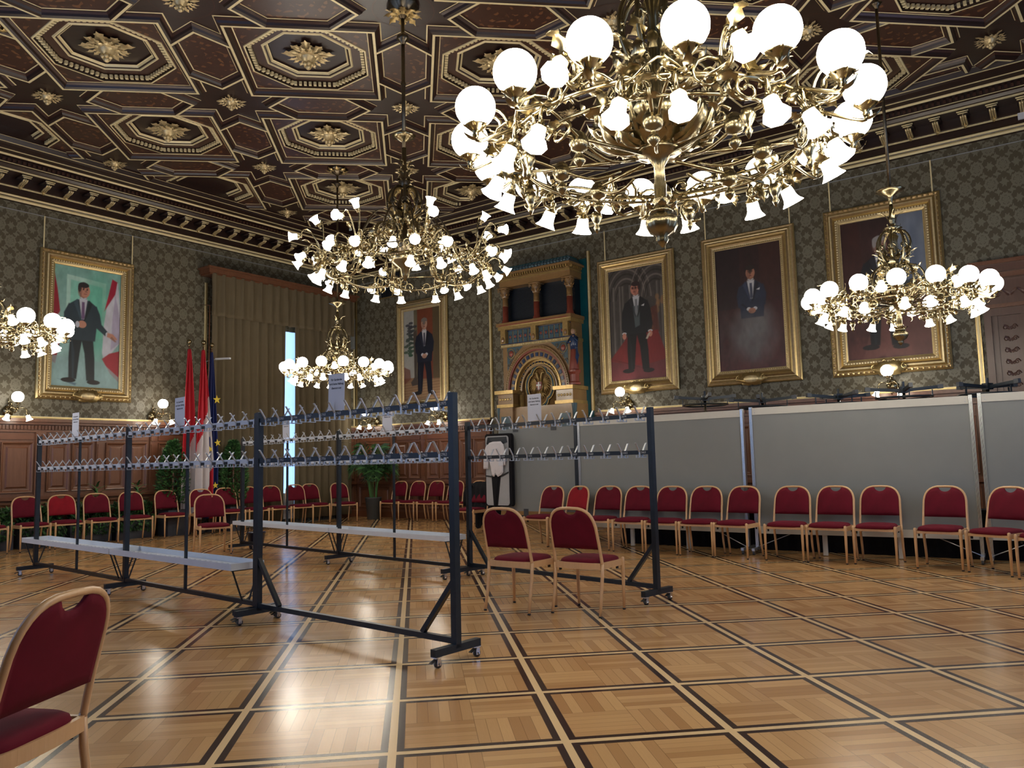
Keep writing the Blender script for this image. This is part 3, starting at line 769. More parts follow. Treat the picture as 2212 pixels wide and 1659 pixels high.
def small_chandelier(name, label, loc):
    """origin on the floor below; heights are room heights"""
    rng = random.Random(3)
    root = thing(name, label, 'chandelier', loc)
    b = MB(); b.tube([(0, 0, ZB + .12), (0, 0, 4.1)], .019, 8, 'bronze')
    for z, r in ((6.78, .07), (5.62, .035)): b.lathe([(.02, z + .05), (r * .6, z + .03), (r, z), (r * .7, z - .02), (r * .4, z - .05), (.02, z - .07)], 12, 'bronze', lobes=6, amp=.08)
    b.build('stem', root, True)
    b = MB(); b.lathe([(.02, ZB + .09), (.20, ZB + .085), (.17, ZB + .04), (.06, ZB - .02), (.02, ZB - .06)], 14, 'bronze', lobes=7, amp=.08)
    for i in range(8): b.leaf(pol(.06, 2 * PI * i / 8, ZB + .02), pol(1, 2 * PI * i / 8, -.4), V3(0, 0, 1), .2, .12, 1.2, 3, 'gilt')
    b.build('canopy', root, True)
    b = MB(); b.lathe([(.02, 4.40), (.16, 4.37), (.165, 4.355), (.10, 4.33), (.04, 4.29), (.025, 4.25), (.02, 4.18)], 20, 'brass', lobes=10, amp=.04); b.build('bobeche', root, True)
    b = MB()
    b.lathe([(.02, 4.2), (.03, 4.05), (.05, 4.0), (.03, 3.96), (.02, 3.9), (.09, 3.90), (.11, 3.885), (.05, 3.86), (.025, 3.82), (.06, 3.78), (.03, 3.7), (.04, 3.4), (.06, 3.2), (.05, 3.0), (.10, 2.96)], 16, 'brass')
    for i in range(4): b.leaf(pol(.035, PI / 2 * i + .4, 4.0), pol(.5, PI / 2 * i + .4, 1), pol(1, PI / 2 * i + .4, 0), .19, .06, 1.1, 1, 'brass')
    for i in range(6): b.leaf(pol(.06, PI / 3 * i, 3.88), pol(.8, PI / 3 * i, .6), pol(1, PI / 3 * i, 0) * -1 + V3(0, 0, 1), .07, .04, 1.0, 1, 'brass', 4)
    crown_body(b, 3.62, .19)
    for i in range(8):                                   # open cage flaring down to the hub
        a = 2 * PI * i / 8
        b.tube(curve3(pol(.08, a, 3.42), pol(.34, a, 3.45), pol(.38, a, 3.15), pol(.24, a, 3.0)), .014, 6, 'brass')
        for z, r in ((3.38, .17), (3.25, .29), (3.12, .32)):
            b.leaf(pol(r, a, z), pol(.7, a, rng.uniform(-.5, .7)), V3(0, 0, 1), .17, .09, 1.6, 3, 'brass')
            b.scroll(pol(r, a + .25, z - .02), pol(1, a + .25, 0), V3(0, 0, 1), .06, .011, 1.3, rng.uniform(0, 6), 'brass', 5, 10)
    b.build('crown', root, True)
    b = MB()                                             # hub, radial rods and their ball cups
    b.lathe([(.09, 2.99), (.12, 2.965), (.115, 2.95), (.06, 2.935), (.045, 2.91), (.028, 2.88), (.028, 2.80), (.034, 2.78), (.030, 2.70), (.045, 2.69), (.03, 2.67), (.028, 2.62), (.04, 2.60)], 20, 'brass', lobes=10, amp=.03)
    for i in range(16):
        a = 2 * PI * i / 16; b.leaf(pol(.10, a, 2.96), pol(1, a, rng.uniform(-.25, .25)), V3(0, 0, 1), .30, .13, rng.uniform(.8, 2.2), 3, 'brass', 7)
        b.leaf(pol(.22, a + .2, 3.0), pol(1, a + .2, rng.uniform(-.3, .5)), V3(0, 0, 1), .22, .10, rng.uniform(1, 2.4), 3, 'brass')
    for i in range(8):
        a = 2 * PI * (i + .5) / 8
        b.tube([pol(.12, a, 2.93), pol(.80, a, 2.93)], .010, 6, 'brass')
        b.tube(curve3(pol(.2, a, 2.88), pol(.4, a, 2.78), pol(.5, a, 2.95), pol(.78, a + .12, 3.0)), .009, 5, 'brass')
        b.ball(pol(.52, a, 2.92), .042, 10, 7, 'brass', (1, 1, 1.1)); b.lathe([(.045, .03), (.05, 0), (.04, -.03), (.012, -.04), (.012, -.055), (.03, -.075), (.03, -.09), (.004, -.12)], 10, 'brass', c=tuple(pol(.52, a, 2.90)))
    b.build('hub', root, True)
    b = MB(); pomegranate(b, 2.565, .078); b.build('finial', root, True)
    b = MB()                                             # foliage ring
    b.tube([pol(.79, 2 * PI * i / 64, 2.985) for i in range(64)], .013, 6, 'brass', closed=True)
    b.tube([pol(.72, 2 * PI * i / 64, 2.93) for i in range(64)], .009, 6, 'brass', closed=True)
    b.tube([pol(.83 + .045 * math.cos(16 * 2 * PI * i / 128), 2 * PI * i / 128, 3.0 + .045 * math.sin(16 * 2 * PI * i / 128)) for i in range(128)], .008, 5, 'brass', closed=True)
    foliage(b, 0, 2 * PI, .80, 2.985, 84, rng, .17, .075)
    foliage(b, 0, 2 * PI, .76, 2.90, 34, rng, .13, .06)
    for i in range(8):
        a = 2 * PI * i / 8
        b.scroll(pol(.88, a, 3.06), pol(1, a, 0), V3(0, 0, 1), .09, .014, 1.4, PI, 'brass', 6, 14)
        b.leaf(pol(.92, a, 3.1), pol(.4, a, 1), pol(1, a, 0), .20, .08, 1.9, 3, 'brass')
        b.lathe([(.03, .03), (.036, 0), (.02, -.03), (.012, -.05), (.02, -.065), (.003, -.10)], 8, 'brass', c=tuple(pol(.74, a + .2, 2.83)))
    b.build('foliage_ring', root, True)
    for i in range(16):
        a = 2 * PI * (i + .42) / 16
        lamp_arm(root, curve3(pol(.80, a, 3.0), pol(.92, a, 2.94), pol(1.02, a, 2.87), pol(1.0, a, 2.945)), 'globe', pol(0, a, 1))
    for i in range(16):
        c = 2 * PI * (i // 2 + .5) / 8; a = c + (.14 if i % 2 else -.14)
        dd = pol(.50, a + (.25 if i % 2 else -.25), -1)
        lamp_arm(root, curve3(pol(.78, a, 2.95), pol(.79, a, 3.02), pol(.84, a, 2.99), pol(.83, a, 2.895), 7), 'bell', dd, False)
    for i in range(8):
        a = 2 * PI * i / 8
        lamp_arm(root, curve3(pol(.78, a, 3.0), pol(.80, a, 3.17), pol(.90, a, 3.20), pol(.94, a, 3.08)), 'bell', pol(.62, a + .15, -.8))
    return root
R_ = small_chandelier('small_chandelier', 'big near chandelier of brass with a ring of lit globes at the top right', (-1.7, 3.7, 0))
index_kids()
for lab, loc in (('globe chandelier hanging in front of the rightmost portrait', (-1.7, 10.3, 0)),
                 ('globe chandelier cut by the left edge in front of the portrait with flags', (-11.31, 3.98, 0)),
                 ('far globe chandelier hanging low before the olive drapes', (-11.7, 10.3, 0))):
    o = dup(R_); o.location = (loc[0], loc[1], .19); o['label'] = lab
    for ch in bpy.data.objects:
        if ch.parent == o and ch.name.startswith('canopy'): ch.location = (0, 0, -.19)
R_.name = 'chandelier'
for o in bpy.data.objects:
    if o.name.startswith('small_chandelier'): o.name = 'chandelier'

def large_chandelier(loc):
    rng = random.Random(11)
    root = thing('chandelier', 'wide middle chandelier with lit bell glasses only and no globes', 'chandelier', loc)
    b = MB(); b.tube([(0, 0, ZB + .12), (0, 0, 5.1)], .024, 8, 'bronze')
    for z, r in ((6.82, .085), (6.2, .035)): b.lathe([(.025, z + .06), (r * .6, z + .04), (r, z), (r * .7, z - .03), (r * .4, z - .06), (.025, z - .09)], 14, 'bronze', lobes=7, amp=.08)
    b.build('stem', root, True)
    b = MB(); b.lathe([(.02, ZB + .09), (.20, ZB + .085), (.2, ZB + .04), (.06, ZB - .05), (.03, ZB - .12)], 14, 'bronze', lobes=7, amp=.08)
    for i in range(8): b.leaf(pol(.05, 2 * PI * i / 8, ZB - .08), pol(1, 2 * PI * i / 8, .5), V3(0, 0, -1), .22, .13, 1.2, 3, 'gilt')
    b.build('canopy', root, True)
    b = MB(); b.lathe([(.03, 5.55), (.14, 5.52), (.145, 5.50), (.09, 5.47), (.03, 5.43)], 20, 'brass', lobes=9, amp=.08); b.build('bobeche', root, True)
    b = MB()
    b.lathe([(.03, 5.35), (.03, 5.1), (.06, 5.05), (.05, 4.95), (.08, 4.9), (.04, 4.85), (.05, 4.75), (.10, 4.6), (.06, 4.4), (.09, 4.25), (.14, 4.15), (.08, 4.0), (.05, 3.9)], 16, 'bronze')
    for z, n, L in ((5.12, 5, .14), (5.0, 6, .12), (4.88, 6, .15), (4.80, 8, .13)):
        for i in range(n): b.leaf(pol(.04, 2 * PI * i / n + z, z), pol(.8, 2 * PI * i / n + z, .8), pol(1, 2 * PI * i / n + z, 0), L, .07, 1.3, 3, 'brass', 5)
    crown_body(b, 4.60, .22, 'bronze'); crown_body(b, 4.57, .205, 'gilt')
    for i in range(10):
        a = 2 * PI * i / 10
        b.tube(curve3(pol(.10, a, 4.40), pol(.35, a, 4.62), pol(.45, a, 4.45), pol(.62, a, 4.1)), .011, 5, 'bronze')
        for z, r in ((4.32, .16), (4.2, .3), (4.1, .42)):
            b.leaf(pol(r, a, z), pol(.8, a, rng.uniform(-.6, .6)), V3(0, 0, 1), .20, .11, 1.7, 3, 'brass'); b.scroll(pol(r, a + .3, z), pol(1, a + .3, 0), V3(0, 0, 1), .08, .012, 1.3, rng.uniform(0, 6), 'brass', 5, 11)
    b.build('crown', root, True)
    b = MB(); RR = 1.0; zr = 3.78
    for i in range(8):
        a = 2 * PI * i / 8 + .2; a2 = a + 2 * PI / 8
        # swag from cluster to cluster, and the S-shaped bracket from the hub
        b.tube(curve3(pol(RR, a, zr + .03), pol(RR * 1.0, a + .2, zr - .08), pol(RR * 1.0, a2 - .2, zr - .08), pol(RR, a2, zr + .03)), .014, 6, 'brass')
        b.tube(curve3(pol(RR, a, zr + .12), pol(RR * .86, a + .2, zr + .10), pol(RR * .86, a2 - .2, zr + .10), pol(RR, a2, zr + .12)), .009, 5, 'brass')
        for q in (-.025, 0, .025):
            b.tube(curve3(pol(.14, a + q, 4.25), pol(.95, a + q, 4.42), pol(.45, a + q, 3.70), pol(RR, a + q, zr + .03), 14), .010, 5, 'brass')
        b.scroll(pol(.72, a, 3.92), pol(1, a, 0), V3(0, 0, 1), .12, .014, 1.4, 1.0, 'brass', 6, 14)
        b.scroll(pol(.50, a, 4.05), pol(1, a, 0), V3(0, 0, 1), .11, .013, 1.4, 4.0, 'brass', 6, 14)
        for k in range(5): b.leaf(pol(.35 + .14 * k, a, 4.2 - .1 * k), pol(.8, a + rng.uniform(-1, 1), rng.uniform(-1, .6)), V3(0, 0, 1), .22, .10, 1.8, 3, 'brass')
        foliage(b, a - .22, a + .22, RR + .04, zr + .03, 12, rng, .17, .08)
        foliage(b, a + .22, a2 - .22, RR, zr - .03, 4, rng, .12, .06)
        b.leaf(pol(RR + .12, a, zr + .2), pol(.3, a, 1), pol(1, a, 0), .22, .07, 2.0, 3, 'brass')
    b.lathe([(.10, 3.98), (.20, 3.93), (.17, 3.86), (.06, 3.78), (.05, 3.7), (.004, 3.62)], 16, 'brass', lobes=8, amp=.06)
    b.build('foliage_ring', root, True)
    for i in range(8):
        a = 2 * PI * i / 8 + .2
        for da, r1, z1, d in ((-.16, 1.02, 3.70, (.45, -1)), (.16, 1.02, 3.70, (.45, -1)), (-.13, 1.22, 3.86, (1, -.7)), (.13, 1.22, 3.86, (1, -.7)), (0, 1.27, 4.10, (1, -.12)), (.04, 1.05, 4.22, (.55, .8))):
            aa = a + da
            lamp_arm(root, curve3(pol(RR, a + da * .4, zr + .05), pol((RR + r1) / 2 - .03, aa, max(zr + .05, z1) + .14), pol(r1 - .01, aa, z1 + .16), pol(r1, aa, z1), 7), 'bell', pol(d[0], aa + da, d[1]), False)
    for i in range(6):
        a = 2 * PI * i / 6
        lamp_arm(root, curve3(pol(.12, a, 4.1), pol(.4, a, 4.35), pol(.58, a, 4.25), pol(.56, a, 4.05), 7), 'bell', pol(.5, a, -1), False)
    return root
large_chandelier((-6.7, 7.0, 0))

# ---------------- wall sconces: bracket, one globe up, two bells down
def sconce(label, loc, rotz):
    """local +x points into the room, origin on the wall"""
    root = thing('wall_sconce', label, 'wall lamp', loc, rotz, 'brass wall sconces above the panelling')
    rng = random.Random(5); b = MB()
    b.lathe([(.0001, 0), (.09, 0), (.10, .02), (.05, .035), (.03, .06)], 14, 'brass', M4=Matrix.Rotation(PI / 2, 4, 'Y'), lobes=7, amp=.1)
    b.tube(curve3((.02, 0, 0), (.15, 0, .08), (.28, 0, -.12), (.40, 0, .0)), .013, 6, 'brass')
    for k in range(9): b.leaf((.05 + .04 * k, 0, rng.uniform(-.05, .08)), (rng.uniform(-.3, 1), rng.uniform(-1, 1), rng.uniform(-1, 1)), (0, 0, 1), .13, .06, 1.8, 3, 'brass', 5)
    b.scroll((.10, 0, .10), (1, 0, 0), (0, 0, 1), .07, .012, 1.4, 0, 'brass'); b.scroll((.08, 0, -.10), (1, 0, 0), (0, 0, -1), .07, .012, 1.4, 0, 'brass')
    b.tube([(.02, 0, .1), (.02, 0, .24)], [.02, .008], 6, 'brass'); b.lathe([(.03, -.12), (.035, -.16), (.02, -.19), (.004, -.23)], 8, 'brass', c=(.03, 0, 0))
    b.build('bracket', root, True)
    lamp_arm(root, [(.40, 0, 0), (.42, 0, .04), (.42, 0, .10)], 'globe', (0, 0, 1), False)
    for s_ in (-1, 1): lamp_arm(root, curve3((.38, 0, 0), (.44, s_ * .08, .06), (.46, s_ * .16, .05), (.44, s_ * .15, -.06)), 'bell', (.15, s_ * .35, -1), False)
    return root
zs = 2.50
sconce('wall sconce with lit globe below and left of the portrait with flags', (XL + .05, 6.15, zs), 0)
sconce('wall sconce with lit globe between the flag portrait and the flags', (XL + .05, 8.92, zs), 0)
sconce('wall sconce with lit globe left of the portrait by the corner', (-15.15, YR - .05, zs), -PI / 2)
sconce('wall sconce with lit globe under the right side of the corner portrait', (-12.75, YR - .05, zs), -PI / 2)
sconce('wall sconce with lit globe just below the portrait on a red carpet', (-7.65, YR - .05, zs), -PI / 2)
sconce('wall sconce with lit globe just below the rightmost portrait', (-2.6, YR - .05, zs), -PI / 2)

# ================================================================== CHAIRS
def hoop(t):
    """right half to left half of the bent back, t 0..1 from right seat level over the top; returns (x, y, z)"""
    # straight uprights then a rounded arch
    if t < .3: k = t / .3; z = .44 + k * .26
    elif t > .7: k = (1 - t) / .3; z = .44 + k * .26
    else: z = None
    if z is not None:
        x = .240 - .008 * ((z - .44) / .26); x = x if t < .5 else -x
    else:
        a = (t - .3) / .4 * PI; ca, sa = math.cos(a), math.sin(a)
        x = .232 * (abs(ca) ** .62) * (1 if ca > 0 else -1); z = .70 + .235 * (sa ** .76)
    y = .165 + .10 * ((z - .44) / .5) + .035 * ((z - .44) / .5) ** 2
    return (x, y, z)
def make_chair(name, red='red'):
    root = thing(name, None, 'chair')
    b = MB(); b.tube([hoop(i / 40) for i in range(41)], .0145, 8, 'beech'); b.build('back_frame', root, True)
    # upholstered back pad filling the hoop, with the hand hole at the top
    b = MB(); NX = 24; vs = []; W = .223
    def ztop(x):
        lo, hi = .70, .935
        q = min(1, abs(x) / .2319); z = .70 + .235 * (max(0.0, 1 - q ** (2 / .62)) ** .38)
        return z - .008
    cols = []
    for i in range(NX + 1):
        x = -W + 2 * W * i / NX; zt = ztop(x)
        if abs(x) < .068: zt = min(zt, .925 - .052 * math.sqrt(max(0, 1 - (x / .068) ** 2)))
        cols.append((x, zt))
    NZ = 8; front, back = [], []
    for x, zt in cols:
        for k in range(NZ + 1):
            z = .575 + (zt - .575) * k / NZ; yb = .165 + .10 * ((z - .44) / .5) + .035 * ((z - .44) / .5) ** 2
            e = 1 - (abs(x) / W) ** 4; ez = 1 - abs(2 * k / NZ - 1) ** 6
            front.append((x, yb - .010 - .016 * min(e, 1) * ez, z)); back.append((x, yb + .010 + .006 * e * ez, z))
    n1 = NZ + 1; fs = []
    o = len(front)
    for i in range(NX):
        for k in range(NZ):
            a = i * n1 + k; fs.append((a, a + n1, a + n1 + 1, a + 1)); fs.append((o + a, o + a + 1, o + a + n1 + 1, o + a + n1))
        a = i * n1; fs.append((a, o + a, o + a + n1, a + n1)); a += NZ; fs.append((a, a + n1, o + a + n1, o + a))
    for i in (0, NX):
        for k in range(NZ): a = i * n1 + k; fs.append((a, a + 1, o + a + 1, o + a))
    b.add(front + back, fs, red); b.build('backrest', root, True)
    # seat cushion: rounded, domed
    b = MB(); N = 18; prof = [(.90, .432), (1.0, .440), (1.01, .455), (.985, .472), (.90, .484), (.6, .494), (.25, .499)]
    vs = []
    for s_, z in prof:
        for j in range(4 * N):
            a = 2 * PI * j / (4 * N); ca, sa = math.cos(a), math.sin(a)
            x = .218 * (abs(ca) ** .38) * (1 if ca > 0 else -1) * s_; y = .212 * (abs(sa) ** .38) * (1 if sa > 0 else -1) * s_
            x *= (1 - .04 * (y / .2)); vs.append((x, y - .028, z))
    m_ = 4 * N; fs = [(i * m_ + j, i * m_ + (j + 1) % m_, (i + 1) * m_ + (j + 1) % m_, (i + 1) * m_ + j) for i in range(len(prof) - 1) for j in range(m_)]
    fs.append(tuple((len(prof) - 1) * m_ + j for j in range(m_))); fs.append(tuple(range(m_ - 1, -1, -1)))
    b.add(vs, fs, red); b.build('seat', root, True)
    b = MB()                                             # seat frame: slightly bowed rails
    for s_ in (-1, 1): b.bar((s_ * .228, -.215, .425), (s_ * .226, .165, .425), .020, .055, 'beech')
    b.bar((-.225, -.205, .420), (.225, -.205, .420), .020, .030, 'beech')
    pts = [(-.226 + .452 * i / 8, .172 + .018 * math.sin(PI * i / 8), .425) for i in range(9)]
    for p, q in zip(pts, pts[1:]): b.bar(p, q, .020, .055, 'beech')
    for sx in (-1, 1):
        for y in (-.16, .13): b.box((sx * .212, y, .388), (.012, .03, .035), 'blackm')
    b.build('seat_frame', root)
    for s_ in (-1, 1):
        b = MB(); b.tube([(s_ * .236, -.222, .012), (s_ * .238, -.222, .25), (s_ * .238, -.220, .43), (s_ * .238, -.220, .462), (s_ * .238, -.220, .470)], [.0125, .0165, .0185, .0175, .008], 8, 'beech'); lg = b.build('leg', root, True)
        b = MB(); b.tube([(s_ * .236, -.222, 0), (s_ * .236, -.222, .014)], .014, 8, 'blackm'); b.build('foot_cap', lg, True)
        b = MB(); b.tube([(s_ * .240, .165, .46), (s_ * .240, .172, .34), (s_ * .238, .200, .17), (s_ * .242, .235, .012)], [.0145, .0165, .0155, .0130], 8, 'beech'); lg = b.build('leg', root, True)
        b = MB(); b.tube([(s_ * .242, .237, 0), (s_ * .242, .235, .014)], .0145, 8, 'blackm'); b.build('foot_cap', lg, True)
    return root
ch0 = make_chair('stacking_chair'); index_kids()
used = [False]
def chair(x, y, deg, label, group=None):
    if not used[0]: o = ch0; used[0] = True
    else: o = dup(ch0)
    o.location = (x, y, 0); o.rotation_euler = (0, 0, math.radians(deg)); o['label'] = label; o['category'] = 'chair'
    if group: o['group'] = group
    elif 'group' in o: del o['group']
    return o
chair(-3.13, 1.20, -62, 'large near chair cut off at the lower left corner of the picture')
chair(-4.335, 6.03, 181, 'left one of the two chairs seen from behind in mid floor')
chair(-3.725, 6.225, 181, 'right one of the two chairs seen from behind in mid floor')
chair(-11.43, 7.45, 70, 'lone chair on the open floor behind the left coat rack')
gR = 'red chairs in a row before the grey partitions'
for x, y, d, l in ((-7.23, 10.74, -5, 'leftmost chair of the partition row, in front of the pinboard'),
                   (-6.74, 10.70, -14, 'brighter red chair turned slightly, under the pinboard corner'),
                   (-6.13, 10.70, 0, 'first chair in front of the left partition, right of the turned one'),
                   (-5.54, 10.62, 2, 'chair half hidden by the right coat rack post'),
                   (-4.99, 10.58, 2, 'chair just right of the right coat rack post'),
                   (-4.46, 10.58, 1, 'second chair right of the right coat rack post'),
                   (-3.93, 10.56, -6, 'chair standing before the first partition seam'),
                   (-3.24, 10.55, 0, 'chair just right of the first partition seam'),
                   (-2.71, 10.58, -3, 'chair before the middle partition between two close neighbours'),
                   (-2.17, 10.64, 0, 'chair left of the wide gap in the partition row'),
                   (-1.45, 10.55, -5, 'chair right of the wide gap in the partition row'),
                   (-.86, 10.35, -26, 'chair in front of the right partition seam'),
                   (-.37, 10.02, -22, 'rightmost chair, cut by the right edge of the picture')):
    chair(x, y, d, l, gR)
gW = 'red chairs along the right wall panelling near the corner'
for x, y, d, l in ((-13.97, 14.1, 1, 'chair just right of the potted palm'), (-13.35, 14.1, 3, 'second chair right of the potted palm'),
                   (-12.74, 14.1, 3, 'third chair right of the potted palm'), (-12.12, 14.08, 2, 'chair by the wall behind the front coat rack post'),
                   (-11.45, 14.1, 0, 'chair by the wall mostly hidden behind the black coat')):
    chair(x, y, d, l, gW)
chair(-9.75, 12.0, -5, 'chair with a black coat over its back')
gK = 'red chairs curving along the olive drapes'
for x, y, d, l in ((-14.66, 13.10, 76, 'chair nearest the room corner, left of the potted palm'), (-15.06, 12.58, 84, 'second chair from the corner by the drapes'),
                   (-14.95, 12.0, 76, 'chair right of the bright curtain gap'), (-15.0, 11.40, 84, 'chair in front of the bright curtain gap'),
                   (-15.0, 10.79, 85, 'chair left of the bright curtain gap behind the rack posts'), (-14.92, 10.14, 80, 'chair before the right topiary'),
                   (-14.82, 9.47, 76, 'chair below the flags, half hidden by the lone chair')):
    chair(x, y, d, l, gK)
gL = 'red chairs along the left wall planters'
for x, y, d, l in ((-15.14, 8.92, 86, 'chair in front of the left topiary'), (-15.13, 8.17, 84, 'chair behind the middle post of the left coat rack'),
                   (-15.13, 7.50, 84, 'chair under the sconce side planters, behind the thin rack rod'), (-15.13, 6.87, 84, 'brighter chair right of the outer coat rack post'),
                   (-15.13, 6.28, 88, 'chair behind the outer left coat rack post'), (-15.18, 5.62, 88, 'chair cut by the left edge beyond the planters')):
    chair(x, y, d, l, gL)

# two backrests with light on the turned nap painted as brighter red
M['red_nap_lit'] = plain('red_velvet_lit_nap', (0.26, 0.008, 0.018), 0.8, 0, 0.25, 9, 0.2, 0.2)
for o in list(bpy.data.objects):
    if str(o.get('label', '')).startswith('brighter'):
        for ch in bpy.data.objects:
            if ch.parent == o and ch.name.startswith('backrest'):
                ch.data = ch.data.copy(); ch.data.materials[0] = M['red_nap_lit']

# ================================================================== COAT RACKS
def caster(root, x, y):
    b = MB(); b.box((x, y, .072), (.055, .055, .006), 'chrome'); b.tube([(x, y, .07), (x, y, .055)], .012, 8, 'chrome')
    b.box((x - .018, y + .008, .040), (.003, .032, .045), 'chrome'); b.box((x + .018, y + .008, .040), (.003, .032, .045), 'chrome')
    b.tube([(x - .026, y + .012, .025), (x + .026, y + .012, .025)], .008, 6, 'chrome')
    o = b.build('caster', root)
    b = MB(); b.tube([(x - .013, y + .012, .025), (x + .013, y + .012, .025)], .025, 14, 'bin_grey'); b.build('wheel', o, True)
    b = MB(); b.bar((x, y - .01, .058), (x, y - .055, .040), .03, .005, 'blackm'); b.build('brake', o)
def hook_mesh(light):
    b = MB()
    for s_ in (-1, 1):
        b.bar((0, s_ * .012, -.02), (0, s_ * .105, .098), .020, .005, 'hook', up=(1, 0, 0)) if False else None
        P = [(0, s_ * .010, -.03), (0, s_ * .020, .0), (0, s_ * .080, .090), (0, s_ * .086, .092)]
        for p, q in zip(P, P[1:]): b.bar(p, q, .018, .007, 'hook', up=(0, 0, 1))
        b.box((0, s_ * .022, -.020), (.014, .010, .060), 'hook')
        b.box((0, s_ * .048, -.048), (.012, .055, .006), 'hook'); b.box((0, s_ * .075, -.038), (.012, .005, .024), 'hook')
    b.box((0, 0, -.048), (.055, .030, .006), 'hook')
    return b.mesh('coat_hook')
hook_me = hook_mesh(False)
b = MB(); b.box((0, -.0195, 0), (.065, .003, .028), 'blackm'); plate_me = b.mesh('number_plate')
def text_obj(name, cu, parent, loc):
    o = bpy.data.objects.new(name, cu); COL.objects.link(o)
    me = bpy.data.meshes.new_from_object(o); bpy.data.objects.remove(o); me.name = name
    if not me.materials: me.materials.append(cu.materials[0])
    o = put(name, me, parent, loc); o.rotation_euler = (PI / 2, 0, 0); return o
def number(txt, parent, loc):
    cu = bpy.data.curves.new('number', 'FONT'); cu.body = txt; cu.size = .030; cu.extrude = .0004; cu.align_x = 'LEFT'; cu.align_y = 'CENTER'
    cu.materials.append(M['number_grey']); return text_obj('number_label', cu, parent, loc)
def sign(label, x, y, z, rz, tilt=0, group=None, W=.21, Hh=.297):
    """A4 notice standing on a rack rail: three printed lines"""
    root = thing('notice', label, 'sign', (x, y, z), rz, group)
    b = MB(); b.box((0, 0, Hh / 2), (W, .0016, Hh), 'paper'); o = b.build('sheet', root); o.rotation_euler = (0, tilt, 0)
    for i, tx in enumerate(('F\u00fcr Garderobe', 'wird keine Haftung', '\u00fcbernommen')):
        cu = bpy.data.curves.new('line', 'FONT'); cu.body = tx; cu.size = .0235; cu.extrude = .0002; cu.align_x = 'CENTER'; cu.materials.append(M['ink']); cu.offset = .0006
        text_obj('printed_line', cu, o, (0, -.0012, Hh - .055 - i * .034))
    return root
def rack(label, p, q, posts, black, thin=(), trays=(), diag=(), n0=None, nh=12):
    """posts/thin: fractions of the run with foot bars / slim rods; origin at p"""
    L = math.hypot(q[0] - p[0], q[1] - p[1]); rz = math.atan2(q[1] - p[1], q[0] - p[0])
    root = thing('coat_rack', label, 'coat rack', (p[0], p[1], 0), rz, 'rolling cloakroom racks')
    for f in posts:
        b = MB(); x = f * L; b.box((x, 0, (.10 + 1.85) / 2), (.05, .05, 1.75), 'black'); b.build('post', root)
        b = MB(); b.box((x, 0, .10), (.05, .44, .05), 'black'); b.box((x, -.2205, .10), (.034, .002, .034), 'blackm'); b.box((x, .2205, .10), (.034, .002, .034), 'blackm'); b.build('foot', root)
        caster(root, x, -.19); caster(root, x, .19)
    for f in thin:
        b = MB(); b.box((f * L, 0, (.15 + 1.77) / 2), (.025, .025, 1.62), 'black'); b.build('rod', root)
    b = MB(); b.box((L / 2, 0, .145), (L - .05, .04, .04), 'black'); b.build('base_bar', root)
    for f, s_ in diag:
        b = MB(); b.bar((f * L, 0, .56), (f * L + s_ * .33, 0, .165), .035, .035, 'black', up=(0, 1, 0)); b.build('brace', root)
    spans = list(zip(posts, posts[1:]))
    for si, (f0, f1) in enumerate(spans):
        x0, x1 = f0 * L + .026, f1 * L - .026
        for ri, z in enumerate((1.775, 1.415)):
            b = MB(); b.box(((x0 + x1) / 2, 0, z), (x1 - x0, .036, .040), 'black' if black else 'white_metal'); rail = b.build('hook_rail', root)
            for k in range(nh):
                x = x0 + (x1 - x0) * (k + .55) / nh
                h = put('coat_hook', hook_me, root); h.location = (x, 0, z)
                if black:
                    number(str(n0 + (12 if ri == 0 else 0) + k), rail, (x + .012, -.0186, z))
                elif True:
                    pl_ = put('number_plate', plate_me, rail); pl_.location = (x + .035, 0, z - .012)
    for f0, f1 in trays:
        x0, x1 = f0 * L, f1 * L; z = .44; b = MB(); y0, y1 = -.20, .06
        y0, y1 = -.165, .165
        b.box(((x0 + x1) / 2, 0, z + .004), (x1 - x0, y1 - y0, .008), 'white_metal')
        b.box(((x0 + x1) / 2, y0, z + .03), (x1 - x0, .006, .06), 'white_metal'); b.box(((x0 + x1) / 2, y1, z + .03), (x1 - x0, .006, .06), 'white_metal')
        b.box((x0, 0, z + .03), (.006, y1 - y0, .06), 'white_metal'); b.box((x1, 0, z + .03), (.006, y1 - y0, .06), 'white_metal')
        for k in range(24): b.box((x0 + (x1 - x0) * (k + .5) / 24, 0, z + .010), (.03, .16, .004), 'hook')
        b.build('umbrella_tray', root)
        for x in (x0 + .03, x1 - .03):
            b = MB(); b.bar((x, y0 + .03, z), (x, -.035, .16), .012, .012, 'black'); b.bar((x, y1 - .03, z), (x, .035, .16), .012, .012, 'black'); b.bar((x, y0 + .02, z - .006), (x, y1 - .02, z - .006), .02, .01, 'black'); b.build('tray_strut', root)
    return root
def along(p, q, f, off=0.0):
    L = math.hypot(q[0] - p[0], q[1] - p[1]); ux, uy = (q[0] - p[0]) / L, (q[1] - p[1]) / L
    return (p[0] + ux * L * f - uy * off, p[1] + uy * L * f + ux * off)
A0, A1 = (-11.52, 4.855), (-6.095, 4.42)
rack('long left coat rack with light rails and two umbrella trays, in front row', A0, A1, (0, .508, 1), False, (.255, .76), ((-.003, .497), (.503, .972)))
C0, C1 = (-6.02, 4.382), (-3.58, 4.205)
rack('nearest coat rack with black rails numbered 2952 to 2975 and diagonal braces', C0, C1, (0, 1), True, (), (), ((0, 1), (1, -1)), 2952)
D0, D1 = (-11.34, 7.93), (-6.15, 7.24)
rack('long rear coat rack with white rails and two umbrella trays', D0, D1, (0, .535, 1), False, (.27, .775), ((.0, .53), (.535, 1.0)))
F0, F1 = (-6.05, 7.38), (-3.385, 6.915)
